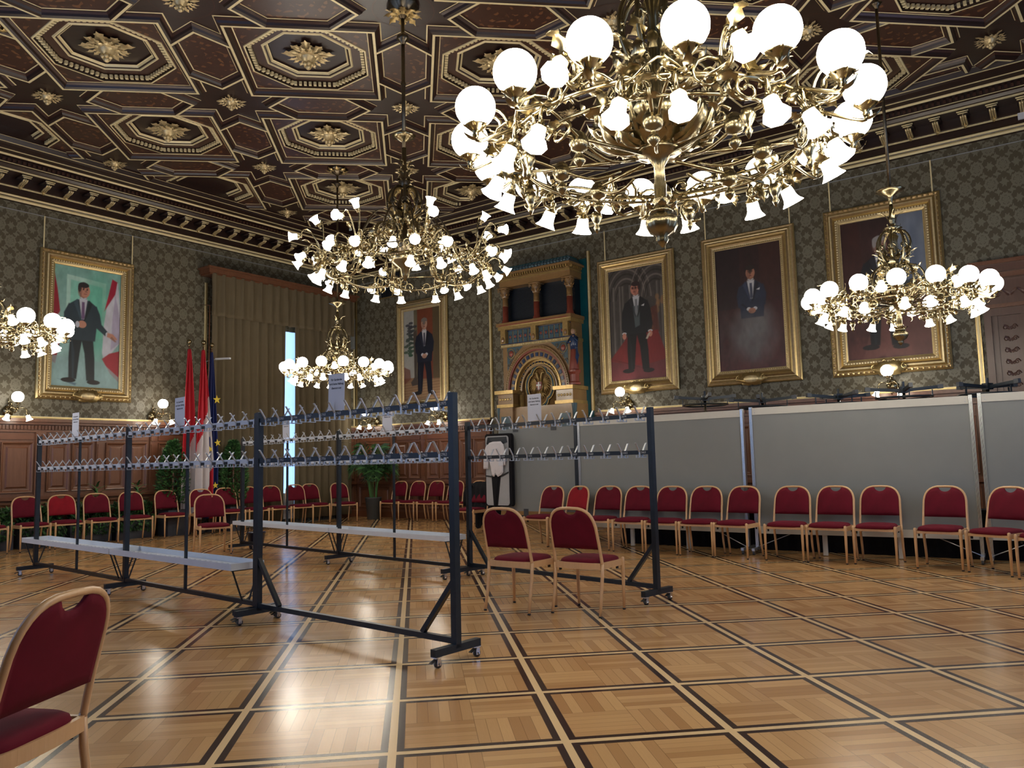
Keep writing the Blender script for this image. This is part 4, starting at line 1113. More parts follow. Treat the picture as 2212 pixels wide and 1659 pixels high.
rack('right coat rack with black rails numbered 2652 to 2675, behind the two chairs', F0, F1, (0, 1), True, (), (), ((0, 1), (1, -1)), 2652)
gs = 'paper notices clipped to the coat racks'
def on_rail(p, q, f): x, y = along(p, q, f, -.022); return x, y, 1.80, math.atan2(q[1] - p[1], q[0] - p[0])
for p, q, f, l in ((A0, A1, .235, 'leftmost paper notice on the left coat rack'), (A0, A1, .735, 'paper notice on the left coat rack in front of the flags'),
                   (C0, C1, .47, 'paper notice on the nearest coat rack before the far chandelier'), (D0, D1, .27, 'paper notice on the rear coat rack before the bright curtain gap'),
                   (D0, D1, .755, 'paper notice on the rear coat rack left of the corner portrait sconce'), (F0, F1, .43, 'paper notice on the right coat rack before the tiled stove')):
    x, y, z, rz = on_rail(p, q, f); sign(l, x, y, z, rz, random.uniform(-.03, .05), gs)
# wire hanger on the rear rack
root = thing('wire_hanger', 'thin bent wire clothes hanger hanging from the rear coat rack', 'hanger', (*along(D0, D1, .60), 1.80), math.radians(20))
b = MB(); b.tube([(0, .02, .0), (0, .03, .06), (0, .0, .10), (0, -.03, .07), (0, 0, .0)], .0018, 5, 'chrome'); b.build('hook', root, True)
b = MB(); b.tube([(0, 0, 0), (-.20, 0, -.12), (.22, 0, -.13), (0, 0, 0)], .0018, 5, 'chrome'); b.build('shoulder_wire', root, True)

# bins on the floor
def bin_(label, x, y, mat, r0, r1, h):
    root = thing('waste_bin', label, 'bin', (x, y, 0))
    b = MB(); b.lathe([(r0 * .9, 0), (r0, .01), (r1, h), (r1 + .012, h + .004), (r1 + .012, h + .014), (r1 - .004, h + .01), (r0 * .96, .02), (.001, .02)], 20, mat); b.build('body', root, True)
    b = MB(); b.tube([(r1 * math.cos(PI * i / 12), -.0, h + .0 + .09 * math.sin(PI * i / 12)) for i in range(13)], .004, 5, mat); b.build('handle', root, True)
bin_('dark blue bucket standing at the left foot of the rear coat rack', -11.47, 8.30, 'bin_blue', .11, .15, .26)
bin_('small grey waste bin right of the chair with the coat', -9.15, 12.05, 'bin_grey', .11, .14, .27)

# ================================================================== PARTITIONS, PINBOARD, CAROUSELS
def partition(label, p, q, ztop, zbot):
    L = math.hypot(q[0] - p[0], q[1] - p[1]); rz = math.atan2(q[1] - p[1], q[0] - p[0])
    root = thing('partition', label, 'partition wall', (p[0], p[1], 0), rz, 'grey exhibition partitions')
    b = MB(); b.box((L / 2, 0, (ztop + zbot) / 2), (L - .08, .03, ztop - zbot - .1), 'panel_grey'); b.build('panel', root)
    b = MB(); b.box((L / 2, 0, ztop - .05), (L - .09, .045, .10), 'panel_trim'); [b.box((x, -.0235, ztop - dz), (.012, .002, .012), 'hook') for x in (.08, L - .08) for dz in (.03, .07)]; b.build('top_rail', root)
    b = MB(); b.box((L / 2, 0, zbot + .05), (L - .09, .045, .10), 'panel_trim'); b.build('bottom_rail', root)
    for x in (.022, L - .022):
        b = MB(); b.box((x, 0, (.09 + ztop + .01) / 2), (.04, .055, ztop + .01 - .09), 'alu')
        for s_ in (-.011, 0, .011): b.box((x + s_, -.0285, (.10 + ztop) / 2), (.004, .003, ztop - .12), 'chrome')
        b.build('upright', root)
        b = MB(); b.box((x, 0, .075), (.04, .46, .035), 'alu'); b.build('foot', root)
        for y in (-.2, .2):
            b = MB(); b.tube([(x - .012, y, .028), (x + .012, y, .028)], .028, 14, 'bin_grey'); b.box((x, y, .05), (.03, .03, .03), 'chrome'); b.build('caster', root, False)
        b = MB(); xs = x + (.45 if x < L / 2 else -.45); b.tube([(x, -.06, .09), (xs, .02, zbot)], .006, 6, 'alu'); b.build('stay', root, True)
    for k in (1, 2):
        x = L * k / 3; b = MB(); b.box((x, .02, zbot / 2 + .005), (.06, .03, zbot - .01), 'panel_trim'); b.build('support_leg', root)
partition('left grey partition behind the right coat rack', (-6.79, 11.17), (-3.93, 11.02), 2.02, .28)
partition('wide middle grey partition behind the chair row', (-3.84, 11.01), (-1.09, 11.16), 2.037, .28)
partition('right grey partition cut by the picture edge', (-1.04, 11.17), (1.35, 11.30), 2.052, .28)

# black skirted block added to darken the gap under the partitions
root = thing('black_filler', 'low block skirted in black cloth, added to darken the gap under the partitions', 'black_filler', (-2.5, 11.66, 0))
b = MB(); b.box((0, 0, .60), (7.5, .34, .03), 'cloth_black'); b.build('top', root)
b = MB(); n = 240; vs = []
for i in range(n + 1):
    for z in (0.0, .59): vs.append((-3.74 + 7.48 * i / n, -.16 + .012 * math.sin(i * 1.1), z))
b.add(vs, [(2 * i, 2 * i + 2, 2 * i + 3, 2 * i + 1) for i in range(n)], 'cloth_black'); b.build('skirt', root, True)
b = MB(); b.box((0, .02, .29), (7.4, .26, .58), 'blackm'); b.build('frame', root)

# pinboard in a black tube stand
root = thing('pinboard', 'grey pinboard in a black tube stand left of the partitions', 'pinboard', (-8.66, 11.29, 0)); root.scale = (1.057, 1, 1.03)
b = MB(); b.box((.88, 0, 1.18), (1.50, .012, 1.40), 'panel_grey'); o = b.build('board', root)
b = MB(); b.tube([(0, 0, .10), (0, 0, 1.90), (.02, 0, 1.95), (.06, 0, 1.97), (1.60, 0, 1.97), (1.64, 0, 1.95), (1.66, 0, 1.90), (1.66, 0, .10)], .016, 8, 'blackm'); b.box((1.66, 0, 1.0), (.06, .05, 1.8), 'black'); b.tube([(0, 0, .40), (1.66, 0, .40)], .012, 6, 'blackm'); b.build('frame', root)
b = MB()
for x in (.48, 1.24): b.box((x, -.012, 1.90), (.10, .008, .15), 'bin_grey')
b.box((1.60, -.012, 1.45), (.13, .008, .13), 'bin_grey'); b.box((.66, -.012, .46), (.09, .008, .12), 'bin_grey'); b.build('clip', root)
b = MB()
for x in (0, 1.66): b.box((x, .06, .085), (.04, .30, .03), 'blackm'); [b.tube([(x - .012, y, .035), (x + .012, y, .035)], .035, 12, 'chrome') for y in (-.07, .19)]
b.build('foot', root)

# open garment bag with a white jacket
root = thing('garment_bag', 'open black and grey garment bag hanging from the pinboard frame', 'garment bag', (-8.42, 11.13, .58))
def soft_box(b, x0, x1, z0, z1, y0, y1, mat, r=.05):
    P = []
    for cx_, cz_, a0 in ((x1 - r, z1 - r, 0), (x0 + r, z1 - r, 90), (x0 + r, z0 + r, 180), (x1 - r, z0 + r, 270)):
        for k in range(5): a = math.radians(a0 + 22.5 * k); P.append((cx_ + r * math.cos(a), cz_ + r * math.sin(a)))
    b.prism(P, -y1, -y0, mat, Matrix.Rotation(PI / 2, 4, 'X'))
b = MB(); soft_box(b, -.29, .29, 0, 1.28, -.02, .06, 'cloth_black'); b.build('bag_body', root)
b = MB(); soft_box(b, -.27, .235, .02, 1.24, -.03, -.02, 'greycloth', .05); b.build('lining', root)
b = MB(); vs = [(-.25, -.035, 1.10), (.22, -.035, 1.12), (.20, -.035, 1.22), (-.22, -.035, 1.22), (0, -.05, 1.06)]
b.add(vs, [(0, 4, 1, 2, 3)], 'grille'); b.build('clear_flap', root)
b = MB(); b.prism([(-.10, .0), (-.06, .0), (.01, .55), (-.14, .55)], .035, .045, 'cloth_black', Matrix.Rotation(PI / 2, 4, 'X')); b.prism([(-.06, .0), (-.02, .0), (.06, .55), (-.10, .55)], .030, .036, 'cloth_black', Matrix.Rotation(PI / 2, 4, 'X')); b.build('trousers', root)
b = MB(); b.bar((-.27, -.045, .54), (-.10, -.05, .52), .01, .02, 'blackm'); b.bar((.06, -.05, .52), (.24, -.045, .60), .01, .02, 'blackm'); b.build('strap', root)
b = MB(); b.tube([(0, 0, 1.26), (0, .02, 1.33), (0, .07, 1.36), (0, .12, 1.34)], .004, 6, 'chrome'); b.build('hanger_hook', root, True)
root = thing('jacket', 'white jacket hanging in the open garment bag', 'jacket', (-8.44, 11.05, .58))
b = MB(); N = 14
def coat_poly(P, y0, bulge, mat):
    """outline with a puffed front"""
    n = len(P); cx_ = sum(p[0] for p in P) / n; cz_ = sum(p[1] for p in P) / n
    rings = [(1.0, 0), (.9, .6), (.6, .95), (.2, 1.0)]; vs = []
    for s_, h in rings: vs += [(cx_ + (x - cx_) * s_, y0 - bulge * h, cz_ + (z - cz_) * s_) for x, z in P]
    fs = [(i * n + j, i * n + (j + 1) % n, (i + 1) * n + (j + 1) % n, (i + 1) * n + j) for i in range(3) for j in range(n)] + [tuple(3 * n + j for j in range(n)), tuple(range(n - 1, -1, -1))]
    b.add(vs, fs, mat)
coat_poly([(-.13, 1.12), (-.05, 1.14), (.03, 1.14), (.13, 1.14), (.19, 1.08), (.17, .75), (.17, .60), (.12, .55), (.05, .52), (.0, .57), (-.03, .52), (-.08, .54), (-.11, .70), (-.15, .9), (-.19, 1.05)], 0, .03, 'white')
b.build('jacket_body', root)
b = MB(); coat_poly([(-.20, 1.06), (-.15, 1.09), (-.13, .95), (-.16, .66), (-.26, .66), (-.25, .9)], -.005, .025, 'white'); b.build('sleeve', root)
b = MB(); coat_poly([(.13, 1.12), (.20, 1.06), (.23, .88), (.22, .72), (.11, .72), (.13, .92)], -.005, .025, 'white'); b.build('sleeve', root)
b = MB(); b.box((.15, -.045, .86), (.05, .003, .018), 'ink'); b.box((.15, -.04, .80), (.10, .004, .17), 'paper'); b.build('ticket', root)
b = MB()
for z in (1.0, .92, .84): b.ball((-.01, -.034, z), .007, 6, 4, 'hook')
b.build('button', root)

# black coat over the chair back
root = thing('black_coat', 'black coat draped over the back of a chair before the wall', 'coat', (-9.75, 12.0, 0), math.radians(-5))
b = MB(); NX, NZ = 16, 22; vs = []
for side in (-1, 1):
    for i in range(NX + 1):
        for k in range(NZ + 1):
            x = -.29 + .58 * i / NX; t = k / NZ; low = (.42 if side < 0 else .10) + .05 * math.sin(i * 1.3) + (.0 if abs(x) < .2 else -.05)
            z = .975 - .05 * (abs(x) / .29) ** 3 - (.975 - low) * t; fold = .018 * math.sin(i * 1.7 + t * 2) * (t ** .5)
            y = .285 + side * (.030 + .045 * min(1, t * 5)) + fold + (.02 * t * side)
            vs.append((x * (1 + .08 * t), y, z + .012 * math.sin(i * 2.1)))
n1 = (NX + 1) * (NZ + 1); fs = []
for s_ in (0, 1):
    for i in range(NX):
        for k in range(NZ): a = s_ * n1 + i * (NZ + 1) + k; fs.append((a, a + NZ + 1, a + NZ + 2, a + 1))
for i in range(NX): a = i * (NZ + 1); fs.append((a, n1 + a, n1 + a + NZ + 1, a + NZ + 1))
b.add(vs, fs, 'cloth_black'); b.build('coat_body', root, True)
b = MB(); b.tube([(.24, .36, .93), (.34, .38, .75), (.35, .37, .5), (.33, .36, .22)], [.06, .075, .065, .055], 10, 'cloth_black'); b.build('sleeve', root, True)
b = MB(); b.tube([(-.24, .20, .93), (-.33, .18, .75), (-.35, .17, .5)], [.06, .07, .055], 10, 'cloth_black'); b.build('sleeve', root, True)
b = MB(); b.box((.24, .22, .80), (.02, .01, .05), 'maj_red'); b.build('red_tag', root)

# round rotating stands behind the partitions
def carousel(label, x, y, h, rot):
    root = thing('rotary_stand', label, 'rotary coat stand', (x, y, 0), rot, 'rotary coat stands behind the partitions')
    b = MB(); b.tube([(0, 0, .05), (0, 0, h)], .022, 10, 'chrome'); b.build('pole', root, True)
    b = MB()
    for k in range(5): a = 2 * PI * k / 5; b.bar((0, 0, .05), (.42 * math.cos(a), .42 * math.sin(a), .03), .04, .03, 'blackm')
    b.lathe([(.06, .02), (.06, .08), (.03, .12)], 12, 'blackm'); b.build('base', root)
    b = MB(); b.box((0, 0, h + .01), (.10, .10, .09), 'black'); b.tube([(0, 0, h), (0, 0, h + .13)], .018, 8, 'black'); b.build('hub', root)
    for k in range(4):
        a = PI / 2 * k; c_, s_ = math.cos(a), math.sin(a)
        b = MB(); b.bar((0, 0, h), (.46 * c_, .46 * s_, h + .035), .035, .045, 'black'); b.bar((.44 * c_, .44 * s_, h + .034), (.51 * c_, .51 * s_, h + .04), .05, .06, 'bin_grey'); b.bar((.37 * c_, .37 * s_, h), (.37 * c_, .37 * s_, h - .10), .015, .015, 'black'); b.build('arm', root)
    b = MB(); b.tube([(.37 * math.cos(2 * PI * i / 36), .37 * math.sin(2 * PI * i / 36), h - .10) for i in range(36)], .011, 6, 'black', closed=True); b.tube([(.33 * math.cos(2 * PI * i / 36), .33 * math.sin(2 * PI * i / 36), h - .115) for i in range(36)], .008, 6, 'black', closed=True); b.build('ring', root, True)
for x, y, h, r_, l in ((-5.1, 12.5, 2.33, .55, 'leftmost rotary coat stand, standing free above the left partition'), (-4.07, 12.3, 2.22, .2, 'rotary coat stand behind the first partition seam'),
                       (-3.0, 12.6, 2.22, .75, 'rotary coat stand behind the middle of the wide partition'), (-2.05, 12.35, 2.24, .35, 'rotary coat stand under the rightmost wall sconce'),
                       (-1.05, 12.75, 2.24, .9, 'rightmost rotary coat stand behind the wide partition')):
    carousel(l, x, y, h, r_)

# ================================================================== DRAPES, FLAGS, PLANTS
def drape(name, label, y0, y1, z0, z1, x, amp, folds, mat='curtain', cat='curtain', seed=1, group=None, taper=0.0):
    rng = random.Random(seed); n = folds * 10; b = MB(); vs = []; ph = [rng.uniform(-.6, .6) for _ in range(folds + 2)]; am = [rng.uniform(.7, 1.25) for _ in range(folds + 2)]
    nz = 10
    for s_ in (0, 1):
        for i in range(n + 1):
            u = i / n; f = int(u * folds); a = u * folds * 2 * PI + ph[f] * math.sin((u * folds % 1) * PI)
            for k in range(nz + 1):
                t = k / nz; z = z1 + (z0 - z1) * t
                d = amp * am[f] * (.55 + .45 * t) * (math.sin(a) + .3 * math.sin(2 * a + seed + t)); y = y0 + (y1 - y0) * u + .012 * math.sin(t * 3 + i * .3)
                vs.append((x + d - .008 * s_, y, z))
    n1 = (n + 1) * (nz + 1); fs = []
    for i in range(n):
        for k in range(nz):
            a = i * (nz + 1) + k; fs.append((a, a + nz + 1, a + nz + 2, a + 1)); fs.append((n1 + a, n1 + a + 1, n1 + a + nz + 2, n1 + a + nz + 1))
        a = i * (nz + 1) + nz; fs.append((a, a + nz + 1, n1 + a + nz + 1, n1 + a))
    for i in (0, n):
        for k in range(nz): a = i * (nz + 1) + k; fs.append((a, a + 1, n1 + a + 1, n1 + a))
    b.add(vs, fs, mat); o = b.build(name, None, True)
    return tag(o, label, cat, group)
drape('drape', 'long olive drape left of the bright curtain gap', 10.16, 12.17, .10, 5.0, XL + .27, .085, 9, seed=3, group='olive floor length drapes')
drape('drape', 'long olive drape right of the bright curtain gap', 12.46, 14.30, .10, 5.0, XL + .27, .085, 8, seed=8, group='olive floor length drapes')
drape('valance', 'short gathered olive valance across the top of the drapes', 10.08, 14.34, 4.80, 5.76, XL + .38, .045, 17, seed=5)
root = thing('pelmet', 'brown wooden pelmet board above the olive valance', 'pelmet', (XL, 0, 0))
b = MB(); b.box((.205, 12.2, 5.82), (.40, 4.42, .10), 'wains'); b.box((.235, 12.2, 5.885), (.46, 4.50, .04), 'wains'); b.box((.195, 12.2, 5.755), (.37, 4.36, .04), 'wains2'); b.build('board', root)
root = thing('sill_heater', 'low white heater cover below the bright curtain gap', 'heater', (XL, 0, 0))
b = MB(); b.box((.13, 12.32, .42), (.14, .40, .62), 'white_metal'); [b.box((.203, 12.17 + k * .05, .46), (.006, .02, .45), 'hook') for k in range(7)]; b.build('cover', root)
root = thing('pull_rod', 'thin dark curtain pull rod hanging beside the gilt strip left of the drapes', 'rod', (XL + .42, 10.0, 0))
b = MB(); b.tube([(0, 0, 5.0), (0, 0, 2.3)], .012, 6, 'wains'); b.tube([(0, 0, 5.0), (-.36, 0, 5.06)], .008, 6, 'wains'); b.build('rod', root, True)
root = thing('bracket_lamp', 'small white box lamp projecting beside the blue flag', 'lamp', (XL + .50, 10.12, 3.79))
b = MB(); b.bar((0, 0, 0), (.36, .12, -.01), .05, .04, 'white_metal'); b.bar((-.40, 0, -.02), (.02, 0, 0), .02, .02, 'hook'); b.build('housing', root)

def flag(label, x, y, ztop, bands, group, width, seed, star=False, zb=.35):
    """cloth hanging in folds from a pole with a gilt ball; bands(u, t) gives the material"""
    root = thing('flag', label, 'flag', (x, y, 0), 0, group)
    b = MB(); b.tube([(0, 0, .03), (0, 0, ztop)], .014, 8, 'wains'); b.ball((0, 0, ztop + .05), .052, 12, 8, 'brass'); b.lathe([(.02, -.04), (.03, -.02), (.015, 0)], 10, 'brass', c=(0, 0, ztop)); b.build('pole', root, True)
    b = MB(); b.lathe([(.10, 0), (.10, .03), (.05, .06), (.03, .16)], 20, 'blackm'); b.build('base', root, True)
    rng = random.Random(seed); NU, NT = 40, 110; vs = []; uv = []
    for k in range(NT + 1):
        t = k / NT; z = ztop - .12 - (ztop - .12 - zb) * t; w = width * (.12 + .88 * min(1, t * 1.5) ** .8)
        for i in range(NU + 1):
            u = i / NU; yy_ = -.03 + (u - .35) * w; xx = .035 + (.035 + .03 * t) * math.sin(u * 2 * PI * 2.6 + seed + t * .8) + .01 * math.sin(u * 31 + t * 4)
            vs.append((xx, yy_, z + (.05 * math.sin(u * 9 + seed) if k == NT else 0))); uv.append((u, t))
    fs = {}; n1 = NU + 1
    b = MB(); b.v = vs
    for k in range(NT):
        for i in range(NU):
            a = k * n1 + i; m_ = bands((uv[a][0] + uv[a + 1][0]) / 2, (uv[a][1] + uv[a + n1][1]) / 2)
            b.f.append((a, a + 1, a + n1 + 1, a + n1)); b.m.append(b.mi(m_))
    cl = b.build('cloth', root, True)
    so = cl.modifiers.new('thickness', 'SOLIDIFY'); so.thickness = .004
    if star:
        for (sy, sz, r, rot) in ((.07, 2.86, .10, .2), (.10, 1.92, .085, .6), (-.08, 1.78, .075, 1.0), (.06, 1.0, .08, .3)):
            P = []
            for q in range(10): a = PI / 2 + rot * .3 + q * PI / 5; rr = r if q % 2 == 0 else r * .4; P.append((rr * math.cos(a), rr * math.sin(a)))
            b = MB(); b.prism(P, -.004, .004, 'flag_yellow', Matrix.Translation((.115, sy, sz)) @ Matrix.Rotation(PI / 2, 4, 'Y') @ Matrix.Rotation(PI / 2, 4, 'Z')); b.build('star', cl)
    return root
gf = 'flags on gilt topped poles in the corner of the left wall'
FX = -15.35
flag('leftmost red and white flag on a gilt topped pole', FX - .10, 9.44, 4.05, lambda u, t: 'flag_red' if t < .74 - .36 * u ** 1.5 else 'flag_white', gf, .44, 1.0)
flag('middle red and white flag between the other red one and the blue flag', FX + .06, 9.68, 4.04, lambda u, t: 'flag_red' if t < .62 - .34 * u else ('flag_white' if t < 1.12 - .42 * u else 'flag_red'), gf, .42, 2.3)
flag('blue flag with yellow stars right of the red flags', FX - .02, 9.93, 4.02, lambda u, t: 'flag_blue', gf, .26, 4.0, True)

def leafcloud(b, c, fn, n, L, W, rng, mats=('green', 'green2')):
    for i in range(n):
        p, d = fn(rng); d = Vector(d) + V3(rng.uniform(-.5, .5), rng.uniform(-.5, .5), rng.uniform(-.4, .6))
        d.normalize(); up = V3(rng.uniform(-1, 1), rng.uniform(-1, 1), 1); s_ = d.cross(up).normalized() * W * rng.uniform(.7, 1.2) / 2
        l = L * rng.uniform(.7, 1.3); q = Vector(c) + Vector(p); n_ = s_.cross(d).normalized() * l * .12
        b.add([q, q + d * l * .45 + s_ + n_, q + d * l, q + d * l * .45 - s_ + n_], [(0, 1, 2), (0, 2, 3)], rng.choice(mats))
def topiary(label, x, y, seed):
    root = thing('topiary', label, 'plant', (x, y, 0), 0, 'clipped topiaries beside the flags')
    rng = random.Random(seed); b = MB(); b.box((0, 0, .26), (.40, .40, .52), 'planter'); b.box((0, 0, .525), (.36, .36, .01), 'soil'); b.build('pot', root)
    b = MB(); b.tube([(0, 0, .5), (.01, 0, 1.0), (0, 0, 1.7)], .018, 6, 'wains'); b.build('stem', root, True)
    b = MB()
    def fn(r):
        t = r.random() ** .8; a = r.uniform(0, 2 * PI); R = .31 * math.sin(PI * min(1, .18 + .80 * t)) ** .7 * (1.08 - .25 * t) * r.uniform(.72, 1.0)
        return (R * math.cos(a), R * math.sin(a), .60 + 1.35 * t), (math.cos(a), math.sin(a), .5)
    leafcloud(b, (0, 0, 0), fn, 2200, .075, .045, rng); tag(b.build('foliage', root), kind='stuff')
topiary('left clipped topiary standing before the panelling, left of the flags', -15.55, 9.18, 1)
topiary('right clipped topiary standing before the drapes, right of the flags', -15.30, 10.46, 2)
def planter(label, y, seed, kinds):
    root = thing('planter', label, 'planter', (-15.73, y, 0), PI / 2, 'slate planters along the left wall')
    rng = random.Random(seed); b = MB(); b.box((0, 0, .23), (.78, .30, .46), 'planter'); b.box((0, 0, .462), (.72, .25, .01), 'soil'); b.build('trough', root)
    b = MB()
    def fn(r): return (r.uniform(-.36, .36), r.uniform(-.15, .15), r.uniform(.44, .70)), (r.uniform(-1, 1), r.uniform(-1, 1), .6)
    leafcloud(b, (0, 0, 0), fn, 700, .09, .05, rng)
    def fn2(r): return (r.uniform(-.38, .38), -.15 - r.uniform(0, .04), r.uniform(.18, .50)), (r.uniform(-.6, .6), -.3, -.8)
    leafcloud(b, (0, 0, 0), fn2, 260, .07, .045, rng); tag(b.build('ivy', root), kind='stuff')
    for (px_, kind) in kinds:
        b = MB()
        if kind == 'cane':
            for q in range(16):
                a = q * 2.4; z = .55 + q * .034; b.leaf((px_, 0, z), (math.cos(a), math.sin(a) * .7, .9), (0, 0, -1), .26, .075, .9, 1, 'green2' if q % 3 else 'green', 5)
        else:
            for q in range(12):
                a = q * 2.4; b.leaf((px_, 0, .56 + .02 * q), (math.cos(a), math.sin(a) * .6, .7), (0, 0, -1), .30, .09, 1.0, 1, 'yellowleaf' if q % 2 else 'green2', 5)
        b.build('tall_plant', root, True)
planter('slate planter behind the chairs next to the left topiary', 8.42, 11, ((.1, 'cane'),))
planter('slate planter with a yellow leaved plant under the sconce side chairs', 7.55, 12, ((.15, 'cane'), (-.05, 'yl')))
planter('slate planter with yellow leaves behind the second row chair from the left', 6.68, 13, ((.25, 'yl'),))
planter('slate planter at the left edge behind the leftmost chairs', 5.80, 14, ((.0, 'cane'),))
# palm in a round pot
root = thing('potted_palm', 'tall green palm in a round dark pot by the room corner', 'plant', (-14.66, 14.08, 0))
b = MB(); b.lathe([(.145, 0), (.155, .01), (.205, .52), (.215, .53), (.215, .55), (.19, .55), (.185, .50), (.001, .50)], 28, 'pot'); b.build('pot', root, True)
b = MB(); b.lathe([(.185, .505), (.1, .515), (.001, .51)], 16, 'soil'); b.build('soil', root)
rng = random.Random(9)
for i in range(22):
    a = rng.uniform(0, 2 * PI); H_ = rng.uniform(.9, 1.75); R_o = rng.uniform(.25, .75); b = MB()
    if math.sin(a) > .3: R_o = min(R_o, .42)
    pts = curve3(pol(.08, a, .5), pol(.13, a, .5 + H_ * .55), pol(R_o * .55, a, .55 + H_ * 1.0), pol(R_o, a, .45 + H_ * rng.uniform(.45, .85)), 16)
    b.tube(pts, [.007 - .0003 * k for k in range(17)], 5, 'green2')
    for k in range(5, 17):
        t = pts[min(k, 16)] - pts[k - 1]; t.normalize(); sd = t.cross(V3(0, 0, 1)).normalized()
        for s_ in (-1, 1):
            L = .27 * math.sin(PI * (k - 4) / 14) + .07; d = (sd * s_ + t * .8 + V3(0, 0, -.25)).normalized(); w = t * .013
            q = pts[k]; b.add([q - w, q + d * L * .5 + w * .8 + V3(0, 0, .02), q + d * L + V3(0, 0, -.05 * L * 4), q + d * L * .5 - w * .8], [(0, 1, 2), (0, 2, 3)], 'green' if (i + k) % 3 else 'green2')
    b.build('frond', root)

# ================================================================== PORTRAITS
def lin(c): return tuple(((v / 255) / 12.92 if v / 255 <= .04045 else (((v / 255) + .055) / 1.055) ** 2.4) for v in c)
class Paint:
    """oil painting as colours on a fine grid; u to the right, v upwards, both 0..1; A = width / height"""
    def __init__(s, A, seed, nx=130):
        s.A = A; s.nx = nx; s.ny = int(nx / A); s.rng = np.random.RandomState(seed)
        s.u, s.v = np.meshgrid(np.linspace(0, 1, s.nx), np.linspace(0, 1, s.ny)); s.x = s.u * A; s.y = s.v
        s.c = np.zeros((s.ny, s.nx, 3))
    def soft(s, n=6, amp=1.0):
        g = s.rng.rand(n + 2, n + 2); xi = s.u * n; yi = s.v * n; x0 = xi.astype(int); y0 = yi.astype(int); fx = xi - x0; fy = yi - y0
        fx = fx * fx * (3 - 2 * fx); fy = fy * fy * (3 - 2 * fy)
        return ((g[y0, x0] * (1 - fx) + g[y0, x0 + 1] * fx) * (1 - fy) + (g[y0 + 1, x0] * (1 - fx) + g[y0 + 1, x0 + 1] * fx) * fy) * amp
    def put(s, m, c, a=1.0):
        m = np.clip(m, 0, 1)[..., None] * a; s.c = s.c * (1 - m) + np.array(lin(c)) * m
    def ell(s, cx, cy_, rx, ry, c, a=1.0, e=.15):
        d = np.sqrt(((s.x - cx) / rx) ** 2 + ((s.y - cy_) / ry) ** 2); s.put((1 + e - d) / e, c, a)
    def pg(s, P, c, a=1.0, e=.004):
        x, y = s.x, s.y; ins = np.zeros(x.shape, bool); dmin = np.full(x.shape, 9.0); n = len(P)
        for i in range(n):
            (x0, y0), (x1, y1) = P[i], P[(i + 1) % n]
            if y0 != y1:
                k = ((y0 > y) != (y1 > y)) & (x < (x1 - x0) * (y - y0) / (y1 - y0) + x0); ins ^= k
            dx, dy = x1 - x0, y1 - y0; L2 = dx * dx + dy * dy + 1e-12; t = np.clip(((x - x0) * dx + (y - y0) * dy) / L2, 0, 1)
            dmin = np.minimum(dmin, np.hypot(x - x0 - t * dx, y - y0 - t * dy))
        s.put(np.where(ins, .5 + dmin / e / 2, .5 - dmin / e / 2), c, a)
    def grad(s, c0, c1, axis=1):
        t = (s.v if axis else s.u)[..., None]; s.c = np.array(lin(c0)) * (1 - t) + np.array(lin(c1)) * t
    def streak(s, amp=.15, n=14):
        s.c = s.c * (1 + amp * (s.soft(n) - .5)[..., None] * 2); s.c = s.c * (1 + amp * .5 * (s.soft(40) - .5)[..., None] * 2)
    def mesh(s, W, H_):
        me = bpy.data.meshes.new('canvas'); nx, ny = s.nx, s.ny
        vs = [((i / (nx - 1) - .5) * W, 0, j / (ny - 1) * H_) for j in range(ny) for i in range(nx)]
        fs = [(j * nx + i, j * nx + i + 1, (j + 1) * nx + i + 1, (j + 1) * nx + i) for j in range(ny - 1) for i in range(nx - 1)]
        me.from_pydata(vs, [], fs); me.materials.append(M['oil'])
        ca = me.color_attributes.new('Col', 'FLOAT_COLOR', 'POINT'); col = np.ones((ny, nx, 4)); col[..., :3] = np.clip(s.c, 0, 1); ca.data.foreach_set('color', col.ravel().astype(np.float32))
        return me
